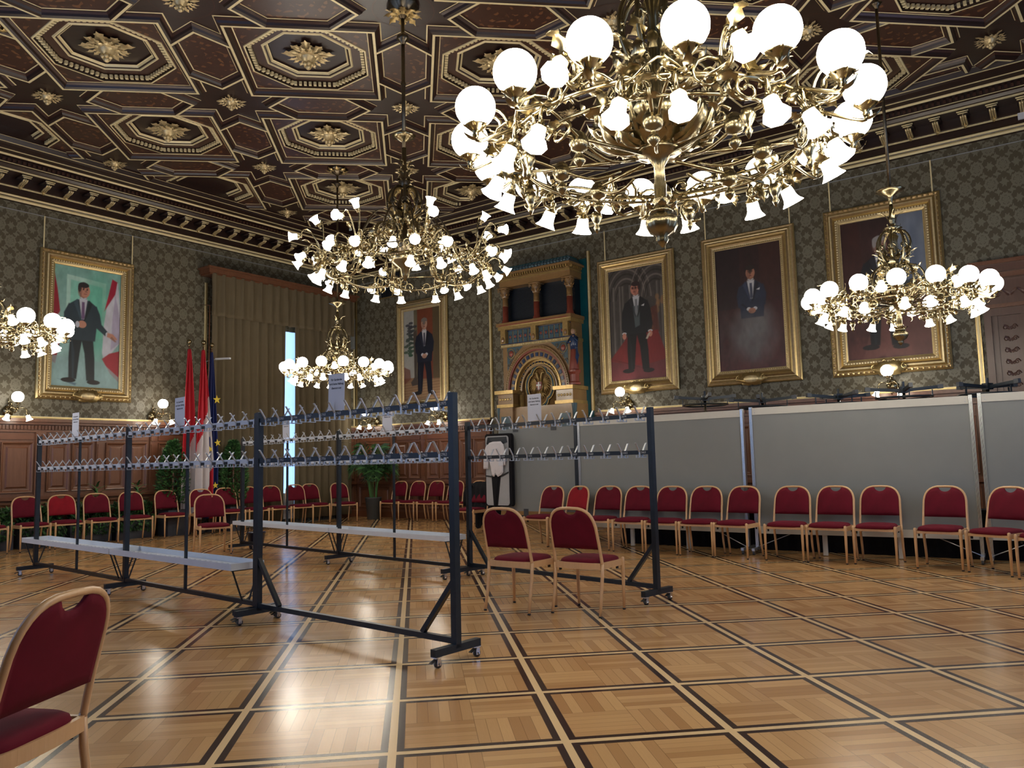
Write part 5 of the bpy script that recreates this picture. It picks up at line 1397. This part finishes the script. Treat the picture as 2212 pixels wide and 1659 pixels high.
def man(p, cx, feet, head, suit, shirt=(215, 212, 210), tie=(70, 60, 75), hair=(50, 42, 40), skin=(176, 128, 104), arms='clasp', turn=0, vest=None, hankie=False, glasses=False, legs=True):
    """standing figure: feet / head are heights (v); proportions of an adult"""
    h = head - feet; q = lambda x, y: (cx + x * h, feet + y * h)
    dk = tuple(int(v * .62) for v in suit); lt = tuple(min(255, int(v * 1.35) + 8) for v in suit)
    if legs:
        p.pg([q(-.115, .50), q(-.125, .25), q(-.12, .045), q(-.045, .04), q(-.02, .30), q(0, .44)], dk); p.pg([q(.10, .50), q(.125, .25), q(.13, .03), q(.05, .03), q(.025, .30), q(-.01, .44)], dk)
        p.pg([q(-.105, .48), q(-.095, .25), q(-.085, .05), q(-.07, .05), q(-.07, .3)], lt, .35)
        p.ell(cx - .10 * h - .02 * h, feet + .028 * h, .065 * h, .022 * h, (22, 18, 20)); p.ell(cx + .11 * h + .01 * h, feet + .018 * h, .06 * h, .022 * h, (22, 18, 20))
    p.pg([q(-.135, .78), q(-.06, .835), q(.06, .835), q(.135, .78), q(.14, .60), q(.125, .43), q(-.125, .43), q(-.13, .60)], suit)
    p.pg([q(-.040, .845), q(.040, .845), q(.012, .64), q(-.01, .64)], shirt)
    if vest: p.pg([q(-.04, .74), q(.04, .74), q(.035, .52), q(-.02, .50)], vest)
    p.pg([q(-.014, .815), q(.014, .815), q(.018, .66), q(0, .63), q(-.016, .66)], tie)
    p.pg([q(-.058, .84), q(-.09, .80), q(-.012, .61), q(-.006, .62)], lt, .7); p.pg([q(.058, .84), q(.09, .80), q(.014, .61), q(.008, .62)], dk, .9)
    if hankie: p.pg([q(.06, .735), q(.095, .75), q(.09, .728)], (225, 225, 228))
    if arms == 'clasp':
        p.pg([q(-.135, .79), q(-.165, .68), q(-.15, .56), q(-.05, .50), q(-.04, .545), q(-.10, .59), q(-.105, .72)], suit); p.pg([q(.135, .79), q(.165, .68), q(.15, .56), q(.05, .50), q(.04, .545), q(.10, .59), q(.105, .72)], suit)
        p.pg([q(-.10, .60), q(-.05, .545), q(-.06, .53), q(-.12, .585)], dk, .7)
        p.ell(cx - .035 * h, feet + .528 * h, .022 * h, .018 * h, shirt); p.ell(cx + .035 * h, feet + .528 * h, .022 * h, .018 * h, shirt)
        p.ell(cx, feet + .508 * h, .038 * h, .028 * h, skin); [p.ell(cx - .02 * h + k * .012 * h, feet + .495 * h, .005 * h, .018 * h, tuple(int(v * .8) for v in skin), .6) for k in range(4)]
    elif arms == 'down':
        p.pg([q(-.135, .79), q(-.175, .68), q(-.185, .50), q(-.15, .44), q(-.115, .46), q(-.11, .70)], suit); p.pg([q(.135, .79), q(.170, .68), q(.185, .52), q(.17, .46), q(.13, .47), q(.11, .70)], suit)
        for s_ in (-1, 1): p.ell(cx + s_ * .155 * h, feet + .445 * h, .025 * h, .012 * h, shirt); p.ell(cx + s_ * .155 * h, feet + .415 * h, .022 * h, .032 * h, skin)
        p.pg([q(.13, .42), q(.16, .43), q(.12, .36), q(.10, .365)], (190, 180, 165))
    else:
        p.pg([q(-.135, .79), q(-.18, .69), q(-.175, .58), q(-.08, .555), q(-.02, .57), q(-.02, .61), q(-.11, .63), q(-.10, .72)], suit)
        p.ell(cx - .005 * h, feet + .59 * h, .038 * h, .034 * h, skin); p.ell(cx - .05 * h, feet + .585 * h, .018 * h, .03 * h, shirt)
        p.pg([q(.13, .79), q(.165, .71), q(.185, .61), q(.255, .535), q(.225, .495), q(.135, .565), q(.09, .70)], suit)
        p.ell(cx + .245 * h, feet + .51 * h, .018 * h, .028 * h, shirt)
        p.pg([q(.245, .535), q(.30, .525), q(.345, .48), q(.34, .465), q(.30, .475), q(.24, .49)], skin); p.pg([q(.29, .50), q(.34, .45), q(.325, .445), q(.27, .48)], tuple(int(v * .8) for v in skin))
    # neck, head, face
    p.pg([q(-.032, .85), q(.032, .85), q(.035, .90), q(-.035, .90)], tuple(int(v * .78) for v in skin)); p.pg([q(-.034, .858), q(.0, .828), q(.034, .858), q(.022, .862), q(0, .850), q(-.022, .862)], shirt)
    t = turn * .012 * h
    p.ell(cx, feet + .945 * h, .050 * h, .066 * h, hair); p.ell(cx + t, feet + .928 * h, .046 * h, .062 * h, skin); p.ell(cx - t * 1.2 - .02 * h, feet + .92 * h, .02 * h, .05 * h, tuple(int(v * .72) for v in skin), .6)
    p.ell(cx, feet + .985 * h, .048 * h, .026 * h, hair); p.ell(cx - t * 3.2, feet + .955 * h, .016 * h, .04 * h, hair, .9)
    for s_ in (-1, 1):
        p.ell(cx + t * 1.4 + s_ * .018 * h, feet + .940 * h, .009 * h, .004 * h, (45, 32, 30)); p.ell(cx + t * 1.4 + s_ * .018 * h, feet + .951 * h, .012 * h, .003 * h, hair)
    if glasses: [p.ell(cx + t * 1.4 + s_ * .018 * h, feet + .938 * h, .015 * h, .012 * h, (60, 35, 35), .8) for s_ in (-1, 1)]
    p.pg([(cx + t * 1.8, feet + .94 * h), (cx + t * 2.6 + .008 * h, feet + .915 * h), (cx + t * 1.2 - .004 * h, feet + .915 * h)], tuple(int(v * .75) for v in skin)); p.ell(cx + t * 1.4, feet + .897 * h, .015 * h, .004 * h, (120, 62, 58))
def portrait(label, p, u, z0, W, H_, fw, wall, style, art=None, rods=(), plaque=True):
    """p: centre along the wall; z0: bottom of the outer frame; fw: frame width"""
    loc, rz = ((XL + .02, p, z0), PI / 2) if wall == 'L' else ((p, YR - .02, z0), 0)
    root = thing('framed_portrait', label, 'painting', loc, rz)
    if wall == 'L': root.rotation_euler = (0, 0, PI / 2)
    # local: x right as seen, -y out of the wall, z up
    b = MB(); R = rect(-W / 2 + fw, W / 2 - fw, fw, H_ - fw); fn = lambda a, c, w: (a, -w, c)
    if style == 'bead': prof = [(fw, 0), (fw, .05), (fw * .90, .075), (fw * .80, .06), (fw * .74, .07), (fw * .62, .12), (fw * .52, .125), (fw * .42, .10), (fw * .36, .075), (fw * .30, .085), (fw * .18, .085), (fw * .10, .06), (.012, .055), (0, .045), (0, .02)]
    else: prof = [(fw, 0), (fw, .04), (fw * .93, .06), (fw * .84, .055), (fw * .76, .09), (fw * .66, .10), (fw * .60, .095), (fw * .50, .12), (fw * .38, .105), (fw * .30, .07), (fw * .20, .06), (fw * .12, .05), (.015, .055), (0, .045), (0, .02)]
    ring_sweep(b, R, prof, [('gilt', 'gilt', 'gilt_dark', 'gilt_leaf', 'gilt', 'gilt_leaf', 'gilt_dark')[i % 7] for i in range(len(prof) - 1)], fn)
    for off, s_, rad, mt in ((fw * .24, .045, .012, 'gilt_pale'), (fw * .85, .085, .016, 'gilt')) if style == 'bead' else ((.03, .04, .010, 'gilt_pale'),):
        Q = offset_poly(R, off); yd = .09 if off < fw * .5 else .075
        if style != 'bead': yd = .062
        for i in range(4):
            a, c = Q[i], Q[(i + 1) % 4]; n = int((c - a).length / s_)
            for k in range(n): t = (k + .5) / n; q = a + (c - a) * t; b.ball((q.x, -yd, q.y), rad, 5, 3, mt, (1.4, .8, 1.4) if style == 'bead' else (1, 1, 1))
    b.build('frame', root)
    o = put('canvas', art.mesh(W - 2 * fw + .01, H_ - 2 * fw + .01), root); o.location = (0, -.03, fw - .005)
    if plaque:
        b = MB(); zc = fw * .30
        P = []
        for k in range(40):
            a = 2 * PI * k / 40; rr = 1 + .10 * math.cos(6 * a) + .06 * math.cos(14 * a); P.append((.23 * rr * math.cos(a) * (1 + .12 * abs(math.cos(a))), .125 * rr * math.sin(a)))
        b.prism(P, -.17, -.10, 'gilt', Matrix(((1, 0, 0, 0), (0, 0, 1, 0), (0, 1, 0, zc), (0, 0, 0, 1))))
        b.ball((0, -.165, zc), .15, 14, 8, 'gilt_leaf', (1, .18, .48))
        for s_ in (-1, 1): b.scroll((s_ * .24, -.16, zc + .02), (1, 0, 0), (0, 0, 1), .055, .014, 1.2, PI / 2, 'gilt', 6, 10); b.scroll((s_ * .07, -.16, zc + .125), (s_, 0, 0), (0, 0, 1), .03, .010, 1.1, 0, 'gilt', 5, 8)
        b.build('name_plaque', root, True)
    for x in rods:
        b = MB(); b.box((x, -.02, (H_ + ZC - .16 - z0) / 2), (.022, .012, ZC - .16 - z0 - H_), 'gilt_pale'); b.build('hanging_rod', root)
    return root
# 1: man before red and white flags, turquoise room
p = Paint(1.30 / 2.38, 1); p.grad((158, 196, 196), (128, 178, 170)); p.streak(.12, 8)
p.pg([(.10, .42), (.10, .93), (.42, .90), (.42, .42)], (176, 216, 206)); p.pg([(.13, .42), (.13, .89), (.39, .86), (.39, .42)], (140, 208, 192)); p.ell(.36, .6, .10, .25, (88, 188, 162), .6, .8)
p.pg([(0, .95), (.03, .80), (.055, .62), (.03, .50), (0, .52)], (150, 30, 50)); p.pg([(0, .55), (.05, .60), (.05, .48), (0, .30)], (190, 195, 205), .9); p.pg([(0, .30), (.06, .36), (.03, .18), (0, .2)], (155, 35, 55))
p.pg([(.47, .94), (.52, .92), (.546, .70), (.546, .40), (.42, .22), (.40, .30), (.41, .55), (.44, .78)], (205, 208, 222)); p.pg([(.47, .95), (.515, .93), (.50, .82), (.41, .66), (.44, .80)], (165, 28, 60)); p.pg([(.50, .82), (.546, .60), (.546, .40), (.47, .33), (.48, .60)], (150, 130, 180), .5)
p.pg([(.40, .25), (.46, .30), (.546, .33), (.546, .06), (.47, .13)], (165, 38, 55)); p.pg([(0, 0), (.546, 0), (.546, .10), (.40, .22), (0, .25)], (150, 185, 190), .6); p.pg([(.05, .06), (.20, .03), (.19, .01)], (60, 90, 120), .7)
p.streak(.10, 12); man(p, .235, .03, .87, (42, 60, 72), (205, 210, 225), (110, 85, 125), (38, 34, 40), (196, 140, 120), 'gesture', 1); p.streak(.05, 20)
portrait('tall gilt framed portrait of a man in front of red and white flags', 7.53, 0, 2.76, 1.84, 2.92, .27, 'L', 'bead', p, (-.86, .88))
# 2: man before a plant and a terracotta door
p = Paint(1.22 / 2.34, 2); p.grad((150, 120, 90), (120, 90, 70)); p.pg([(0, .25), (0, 1), (.17, 1), (.17, .25)], (165, 165, 160)); p.pg([(.15, .2), (.15, 1), (.21, 1), (.21, .2)], (105, 98, 78))
p.pg([(.20, .22), (.20, 1), (.47, 1), (.47, .22)], (118, 62, 42)); p.pg([(.42, .22), (.42, 1), (.53, 1), (.53, .22)], (92, 78, 55)); p.pg([(0, 0), (0, .24), (.53, .22), (.53, 0)], (140, 108, 78)); [p.pg([(0, .03 * k), (.53, .03 * k + .02), (.53, .03 * k + .03), (0, .03 * k + .01)], (175, 148, 112), .5) for k in range(7)]
for k in range(34): a = k * 2.4; p.ell(.10 + .07 * math.cos(a) * (k % 5) / 4, .50 + .36 * (k / 34) + .02 * math.sin(a), .030, .014, (60, 92 - k, 70), .9)
p.pg([(.10, .20), (.16, .26), (.15, .5), (.14, .75), (.19, .78), (.20, .6), (.18, .3), (.20, .17), (.12, .16)], (78, 68, 60)); p.pg([(0, .18), (.10, .24), (.09, .34), (0, .38)], (120, 68, 50), .8)
p.streak(.10, 10); man(p, .30, .055, .885, (26, 30, 44), (200, 200, 205), (70, 70, 85), (120, 112, 105), (186, 142, 122), 'clasp', 0)
portrait('smaller gilt framed portrait of a man before a plant and brown door', -13.52, 0, 2.72, 1.76, 2.86, .26, 'R', 'plain', p)
# 3: man on a red carpet in a vaulted hall
p = Paint(1.25 / 2.38, 3); p.grad((62, 54, 50), (70, 66, 64)); p.streak(.25, 10)
for cx_ in (.12, .40):
    for k in range(6): r = .10 + .028 * k; d = np.abs(np.hypot((p.x - cx_ - .05) / 1.0, (p.y - .72) / 1.5) - r); p.put((.008 - d) / .006 * (p.y > .72), (120, 112, 108) if k % 2 else (44, 38, 36), .85)
for x_ in (.04, .10, .13, .20, .46, .50): p.pg([(x_, .25), (x_, .85), (x_ + .022, .85), (x_ + .022, .25)], (118, 112, 108), .7); p.pg([(x_ + .014, .25), (x_ + .014, .85), (x_ + .022, .85), (x_ + .022, .25)], (40, 35, 34), .7)
for k in range(14): p.ell(.34 + .18 * p.rng.rand(), .42 + .30 * p.rng.rand(), .014, .02, (150, 110, 70), .6, .6)
p.pg([(.40, .40), (.40, .62), (.46, .64), (.48, .40)], (90, 40, 30), .8)
p.pg([(0, 0), (0, .20), (.18, .40), (.46, .42), (.525, .22), (.525, 0)], (120, 32, 34)); p.pg([(0, 0), (0, .18), (.30, .12), (.525, .16), (.525, 0)], (104, 42, 48)); p.pg([(.0, .20), (.18, .15), (.30, .10), (.12, .16)], (60, 16, 22), .7)
p.streak(.12, 12); man(p, .265, .06, .865, (22, 24, 30), (200, 202, 210), (125, 128, 135), (48, 30, 32), (196, 130, 112), 'down', -1, (78, 88, 92), True, True)
portrait('gilt framed portrait of a man on a red carpet in a vaulted hall', -7.42, 0, 2.74, 1.80, 2.91, .27, 'R', 'plain', p, (-.70, .72))
# 4: man in a blue suit against a dark sketchy ground
p = Paint(1.27 / 2.39, 4); p.grad((78, 34, 36), (40, 24, 26)); p.streak(.3, 6); p.pg([(.36, .55), (.36, 1), (.531, 1), (.531, .55)], (62, 32, 28), .7); p.pg([(0, .50), (0, 1), (.20, 1), (.20, .5)], (30, 22, 28), .6)
d = p.soft(9); p.put((1 - np.hypot((p.x - .30) / .22, (p.y - .30) / .30)) * (.5 + d), (120, 120, 122), .85); p.put((1 - np.hypot((p.x - .12) / .2, (p.y - .30) / .3)) * d, (100, 96, 100), .5)
man(p, .285, .10, .83, (38, 46, 68), (205, 205, 210), (70, 76, 96), (40, 30, 30), (172, 118, 96), 'clasp', 0, None, True, False, False)
d = p.soft(14); p.put((1 - np.hypot((p.x - .29) / .16, (p.y - .28) / .24)) * (.3 + d), (112, 114, 118), .8); p.streak(.12, 22)
portrait('gilt framed portrait of a man in blue on a dark red ground', -5.01, 0, 2.73, 1.83, 2.95, .28, 'R', 'plain', p, (-.82, .84))
# 5: man with white hair beside a cloudy sky
p = Paint(1.34 / 2.49, 5); p.grad((88, 48, 44), (44, 26, 26)); p.streak(.3, 6); p.pg([(.36, .46), (.38, 1), (.538, 1), (.538, .44)], (92, 104, 128)); d = p.soft(7); p.put(d * 1.4 * (p.x > .37) * (p.y > .5), (138, 146, 160), .7); p.pg([(.36, .46), (.36, .52), (.538, .55), (.538, .44)], (58, 66, 70)); p.pg([(.35, .30), (.36, .47), (.538, .46), (.538, .28)], (96, 60, 48), .8)
p.pg([(.0, .5), (.0, 1), (.12, 1), (.14, .5)], (60, 28, 24), .7); p.pg([(.1, 0), (.2, .35), (.538, .30), (.538, 0)], (104, 66, 60), .6)
man(p, .25, .06, .86, (24, 26, 34), (196, 200, 210), (50, 52, 62), (150, 146, 146), (170, 122, 104), 'down', 1); p.streak(.14, 16)
portrait('largest gilt framed portrait of a grey haired man beside a cloudy sky', -2.615, 0, 2.72, 1.89, 3.03, .28, 'R', 'bead', p, (-.82, .84))

# ================================================================== TILED STOVE
root = stove = thing('tiled_stove', 'tall ornate tiled stove of ochre majolica with a round arch and a double headed eagle', 'stove', (-9.70, YR - .004, 0)); stove.scale = (.83, 1, .975)
SWd, DP = 2.30, .52                                       # width and depth
def sb(b, x0, x1, z0, z1, d0, d1, mat): b.box(((x0 + x1) / 2, -(d0 + d1) / 2, (z0 + z1) / 2), (x1 - x0, d1 - d0, z1 - z0), mat)
h = SWd / 2
b = MB(); sb(b, -1.50, 1.39, 0, 5.95, 0, .02, 'teal'); b.build('niche_back', root)
b = MB()
sb(b, -h, h, 0, .45, .02, DP + .08, 'majolica'); sb(b, -h + .03, h - .03, .45, 2.55, .02, DP - .02, 'majolica')
for s_ in (-1, 1):
    sb(b, s_ * .86 - .20, s_ * .86 + .20, .45, 2.55, DP - .02, DP + .06, 'majolica'); sb(b, s_ * .86 - .14, s_ * .86 + .14, .60, 2.35, DP + .06, DP + .075, 'maj_slate')
    for k in range(9): b.scroll((s_ * .86 + (.04 if k % 2 else -.04), -(DP + .08), .7 + k * .185), (1, 0, 0), (0, 0, 1), .07, .012, 1.3, k, 'maj_gold', 5, 9)
    sb(b, s_ * .86 - .25, s_ * .86 + .25, 2.55, 2.62, .02, DP + .10, 'maj_gold'); sb(b, s_ * .86 - .23, s_ * .86 + .23, 2.62, 2.85, .02, DP + .07, 'majolica')
    for k in range(5): b.ball((s_ * .86 - .16 + k * .08, -(DP + .075), 2.735), .030, 7, 5, 'maj_gold', (1, .5, 1))
    sb(b, s_ * .86 - .28, s_ * .86 + .28, 2.85, 2.93, .02, DP + .14, 'maj_gold')
    b.lathe([(.05, .45), (.05, .55), (.035, .6), (.035, 2.3), (.055, 2.42), (.065, 2.55)], 10, 'maj_slate', c=(s_ * 1.09, -(DP + .02), 0))
o = b.build('lower_body', root); o.scale = (1.10, 1, 1.035)
# arch storey
b = MB(); cz = 3.00; Ri = .80
sb(b, -h + .05, h - .05, 2.93, 4.05, .02, .30, 'majolica')
def arc_ring(b, r0, r1, d0, d1, mat, n=36, a0=0.0, a1=PI):
    vs = []
    for i in range(n + 1):
        a = a0 + (a1 - a0) * i / n
        for r, d in ((r0, d0), (r1, d0), (r1, d1), (r0, d1)): vs.append((r * math.cos(a), -d, cz + r * math.sin(a)))
    fs = []
    for i in range(n):
        o = 4 * i
        for k in range(4): fs.append((o + k, o + (k + 1) % 4, o + 4 + (k + 1) % 4, o + 4 + k))
    b.add(vs, fs + [(3, 2, 1, 0), (4 * n, 4 * n + 1, 4 * n + 2, 4 * n + 3)], mat)
# spandrel wall with the arched opening
vs = []; n = 32; R1 = 1.0
for i in range(n + 1):
    a = PI * i / n; x, z = R1 * math.cos(a), R1 * math.sin(a); vs += [(x, -.44, cz + z), (x, -.44, cz + 1.12)]
b.add(vs, [(2 * i, 2 * i + 1, 2 * i + 3, 2 * i + 2) for i in range(n)], 'majolica')
for s_ in (-1, 1): sb(b, min(s_ * 1.0, s_ * (h - .02)), max(s_ * 1.0, s_ * (h - .02)), 2.93, 4.05, .02, .44, 'majolica')
for s_ in (-1, 1):
    b.add([(s_ * .98, -.447, cz + .50), (s_ * .98, -.447, cz + 1.05), (s_ * .45, -.447, cz + 1.05), (s_ * .72, -.447, cz + .86)], [(0, 1, 2, 3)], 'maj_slate')
    b.ball((s_ * .84, -.45, cz + .90), .075, 12, 6, 'maj_red', (1, .3, 1)); b.tube([(s_ * .84 + .11 * math.cos(k * PI / 8), -.455, cz + .90 + .11 * math.sin(k * PI / 8)) for k in range(16)], .010, 5, 'maj_gold', closed=True)
    for k in range(5): b.scroll((s_ * (.92 - .07 * k), -.455, cz + .62 + .09 * k), (1, 0, 0), (0, 0, 1), .05, .008, 1.2, k, 'majolica', 5, 8)
arc_ring(b, .94, 1.03, .40, .50, 'majolica'); arc_ring(b, .90, .94, .38, .49, 'maj_red'); arc_ring(b, .74, .90, .30, .44, 'majolica'); arc_ring(b, .71, .75, .28, .46, 'maj_gold'); arc_ring(b, .60, .71, .22, .36, 'maj_gold'); arc_ring(b, .555, .60, .20, .40, 'majolica')
for k in range(60): a = PI * (k + .5) / 60; b.ball((.99 * math.cos(a), -.505, cz + .99 * math.sin(a)), .018, 5, 4, 'maj_gold')
for k in range(40): a = PI * (k + .5) / 40; b.ball((.655 * math.cos(a), -.365, cz + .655 * math.sin(a)), .022, 5, 4, 'maj_blue' if k % 2 else 'majolica')
for k in range(17):
    a = PI * (k + .5) / 17; Mx = Matrix.Translation((.82 * math.cos(a), -.445, cz + .82 * math.sin(a))) @ Matrix.Rotation(-(a - PI / 2), 4, 'Y'); b.box((0, 0, 0), (.085, .02, .085), 'maj_blue', Mx)
b.build('arch', root)
# arch infill: quatrefoil with the eagle
b = MB(); sb(b, -.56, .56, .95, 3.01, .2, .318, 'majolica'); arc_ring(b, .03, .57, .20, .312, 'majolica')
sb(b, -.62, -.55, .5, 2.93, .2, .42, 'maj_gold'); sb(b, .55, .62, .5, 2.93, .2, .42, 'maj_gold'); sb(b, -.62, .62, 1.75, 1.83, .2, .40, 'maj_gold')
Q = []; ec = 3.10
for k in range(96):
    a = 2 * PI * k / 96; r = .33 * (1 + .22 * abs(math.cos(2 * a + PI / 2 * 0)) ** .7) ; Q.append((r * math.cos(a), -.33, ec + r * math.sin(a) * 1.15))
for q_, rr, mt in ((1.16, .018, 'maj_gold'), (1.05, .024, 'maj_slate'), (.95, .018, 'maj_gold')): b.tube([(x * q_, y - .02, ec + (z - ec) * q_) for x, y, z in Q], rr, 6, mt, closed=True)
for sx in (-1, 1):
    for sz in (-1, 1): b.leaf((sx * .42, -.32, ec + sz * .52), (sx, 0, sz), (0, -1, 0), .14, .10, .8, 3, 'maj_slate')
b.build('quatrefoil', root, True)
b = MB()
for s_ in (-1, 1):
    for k in range(9):
        a = math.radians(62 - k * 15); L = .27 - .012 * abs(k - 4)
        p0 = V3(s_ * .09, -.34, ec + .04); p1 = p0 + V3(s_ * math.cos(a) * L * .6, -.02, math.sin(a) * L * .6); p2 = p0 + V3(s_ * math.cos(a - .15) * L, 0, math.sin(a - .15) * L - .02)
        b.tube([p0, p1, p2], [.014, .022, .010], 6, 'maj_gold')
    b.tube([(s_ * .03, -.35, ec + .10), (s_ * .05, -.36, ec + .20), (s_ * .08, -.36, ec + .29), (s_ * .13, -.36, ec + .31), (s_ * .17, -.36, ec + .28)], [.035, .028, .032, .026, .006], 8, 'maj_gold')
    for k in range(3): b.tube([(s_ * .09, -.36, ec + .33), (s_ * (.07 + .02 * k), -.36, ec + .37)], [.008, .003], 5, 'maj_gold')
    b.tube([(s_ * .05, -.34, ec - .12), (s_ * .10, -.35, ec - .22), (s_ * .13, -.35, ec - .26)], [.028, .02, .008], 6, 'maj_gold')
for k in range(7): a = math.radians(-90 + (k - 3) * 14); b.tube([(0, -.34, ec - .12), (math.cos(a) * .30, -.34, ec + math.sin(a) * .30)], [.02, .013], 5, 'maj_gold')
b.ball((0, -.33, ec), .10, 12, 8, 'maj_gold', (1, .4, 1.5)); b.build('eagle', root, True)
b = MB(); P = [(-.085, .09), (.085, .09), (.085, 0), (.06, -.07), (0, -.11), (-.06, -.07), (-.085, 0)]
MX = Matrix(((1, 0, 0, 0), (0, 0, 1, 0), (0, 1, 0, ec), (0, 0, 0, 1)))
b.prism(P, -.40, -.37, 'maj_red', MX); sh = b.build('shield', root)
b = MB(); b.box((0, -.404, ec), (.035, .012, .17), 'white_print'); b.box((0, -.405, ec + .015), (.15, .012, .035), 'white_print'); b.build('cross', sh)
# frieze, colonnade and cornice
b = MB(); sb(b, -h, h, 4.05, 4.12, .02, .50, 'maj_gold'); sb(b, -h + .03, h - .03, 4.12, 4.46, .02, .46, 'majolica'); sb(b, -h - .03, h + .03, 4.46, 4.54, .02, .56, 'maj_gold'); sb(b, -h - .06, h + .06, 4.54, 4.62, .02, .60, 'majolica')
for z_, q_ in ((4.44, 'maj_blue'), (4.135, 'maj_blue'), (4.56, 'maj_red')): b.box((0, -.475 - (.11 if z_ > 4.5 else 0), z_), (2 * h - .08, .02 if z_ < 4.5 else .05, .018), q_)
for k in range(46): b.box((-h + .05 + k * (2 * h - .1) / 45, -.51, 4.085), (.022, .02, .04), 'white_print' if False else 'gilt_pale')
for k in range(13):
    x = -h + .14 + k * (2 * h - .28) / 12
    if k in (0, 6, 12): b.box((x, -.52, 4.30), (.16, .10, .32), 'maj_gold'); b.ball((x, -.57, 4.22), .06, 8, 6, 'majolica', (1, .6, 1.2)); continue
    b.box((x, -.465, 4.29), (.135, .012, .28), 'maj_slate'); b.ball((x, -.473, 4.29), .035, 8, 5, 'maj_red', (1, .3, 1))
    for q in range(4): a = PI / 4 + q * PI / 2; b.ball((x + .04 * math.cos(a), -.473, 4.29 + .06 * math.sin(a)), .018, 6, 4, 'maj_blue', (1, .4, 1))
b.build('frieze', root)
b = MB(); sb(b, -h + .05, h - .05, 4.62, 5.48, .02, .24, 'grille')
for k in range(30): b.box((0, -.245, 4.64 + k * .028), (2 * h - .12, .008, .010), 'maj_blue' if False else 'grille')
b.build('louvre', root)
for x in (-h + .10, 0, h - .10):
    b = MB(); b.lathe([(.12, 0), (.12, .03), (.095, .05), (.10, .08), (.078, .10), (.078, .42)], 16, 'maj_red', c=(x, -.40, 4.62), lobes=12, amp=.03); b.lathe([(.078, .42), (.076, .44), (.076, .62)], 16, 'majolica', c=(x, -.40, 4.62))
    b.lathe([(.080, .62), (.09, .64), (.085, .70), (.13, .80), (.12, .83)], 16, 'majolica', c=(x, -.40, 4.62), lobes=8, amp=.06); b.box((x, -.40, 5.465), (.30, .28, .03), 'majolica')
    for s_ in (-1, 1): b.scroll((x + s_ * .12, -.52, 5.40), (1, 0, 0), (0, 0, 1), .04, .014, 1.2, 0, 'majolica', 6, 8)
    for k in range(6): a = PI * (k / 5) + PI; b.leaf((x + .08 * math.cos(a), -.40 + .08 * math.sin(a), 5.26), (math.cos(a) * .4, math.sin(a) * .4, 1), (math.cos(a), math.sin(a), 0), .13, .07, 1.0, 2, 'majolica', 4)
    b.build('column', root, True)
b = MB(); sb(b, -h, h, 5.48, 5.62, .02, .50, 'majolica'); sb(b, -h - .02, h + .02, 5.62, 5.66, .02, .54, 'maj_gold'); sb(b, -h, h, 5.66, 5.74, .02, .52, 'majolica')
for k in range(30): b.box((-h + .04 + k * (2 * h - .08) / 29, -.565, 5.71), (.04, .09, .055), 'maj_gold')
for k in range(6): b.box((h + .03, -.08 - k * .08, 5.71), (.07, .04, .055), 'maj_gold')
sb(b, -h - .10, h + .10, 5.74, 5.79, .02, .64, 'majolica'); b.build('cornice', root)
b = MB(); P = rect(-h - .08, h + .08, -.62, -.02)
ring_sweep(b, P, [(0, 5.79), (-.02, 5.82), (-.10, 5.90), (-.12, 5.95)], ['maj_slate', 'maj_slate', 'teal'], lambda u, v, w: (u, v, w)); b.add([(x, y, 5.95) for x, y in offset_poly(P, -.12)], [(0, 1, 2, 3)], 'teal')
for k in range(24):
    for r_ in range(2): b.ball((-h + .02 + k * 2 * h / 23, -.605 + .035 * r_, 5.835 + .045 * r_), .045, 6, 4, 'maj_slate', (1, .5, .8))
b.build('scaled_roof', root)
# painted figure on the right shoulder
fg = thing('figurine', 'small robed figurine in red and blue on the right shoulder of the tiled stove', 'statue', (-8.70, YR - .50, 2.965))
b = MB(); b.lathe([(.13, 0), (.13, .04), (.10, .07), (.10, .22), (.14, .27), (.14, .31)], 14, 'maj_red', lobes=6, amp=.05); b.build('plinth', fg)
b = MB(); b.lathe([(.10, .31), (.105, .35), (.085, .55), (.07, .75), (.055, .80)], 14, 'maj_red', lobes=5, amp=.10); b.build('skirt', fg, True)
b = MB(); b.lathe([(.075, .76), (.085, .85), (.10, .97), (.085, 1.03), (.03, 1.07), (.028, 1.09)], 12, 'maj_blue', lobes=3, amp=.08); b.leaf((.08, -.02, .80), (.1, 0, -1), (0, -1, 0), .40, .12, .3, 2, 'maj_blue')
b.tube([(-.09, 0, 1.0), (-.11, -.08, .90), (-.02, -.12, .92)], [.028, .024, .018], 7, 'maj_blue'); b.tube([(.09, 0, 1.0), (.12, -.07, .93), (.06, -.11, 1.02)], [.028, .024, .018], 7, 'maj_blue'); b.build('robe', fg, True)
b = MB(); b.ball((0, -.01, 1.15), .058, 12, 9, 'skin', (.9, .95, 1.15)); b.ball((0, -.068, 1.145), .010, 6, 4, 'skin', (1, 1.2, 1.4)); b.ball((-.02, -.12, .92), .018, 7, 5, 'skin'); b.ball((.06, -.115, 1.03), .018, 7, 5, 'skin'); b.build('head', fg, True)
b = MB(); b.ball((0, .008, 1.168), .062, 12, 9, 'maj_gold', (.95, .95, 1.05)); b.ball((0, .05, 1.10), .045, 8, 6, 'maj_gold'); b.build('hair', fg, True)
# small white sensor box on the cornice at the right
tag((lambda b: (b.box((-.40, YR - .17, 6.66), (.15, .05, .10), 'paper'), b.build('sensor_box'))[1])(MB()), 'small white box stuck on the cornice near the top right corner', 'sensor')
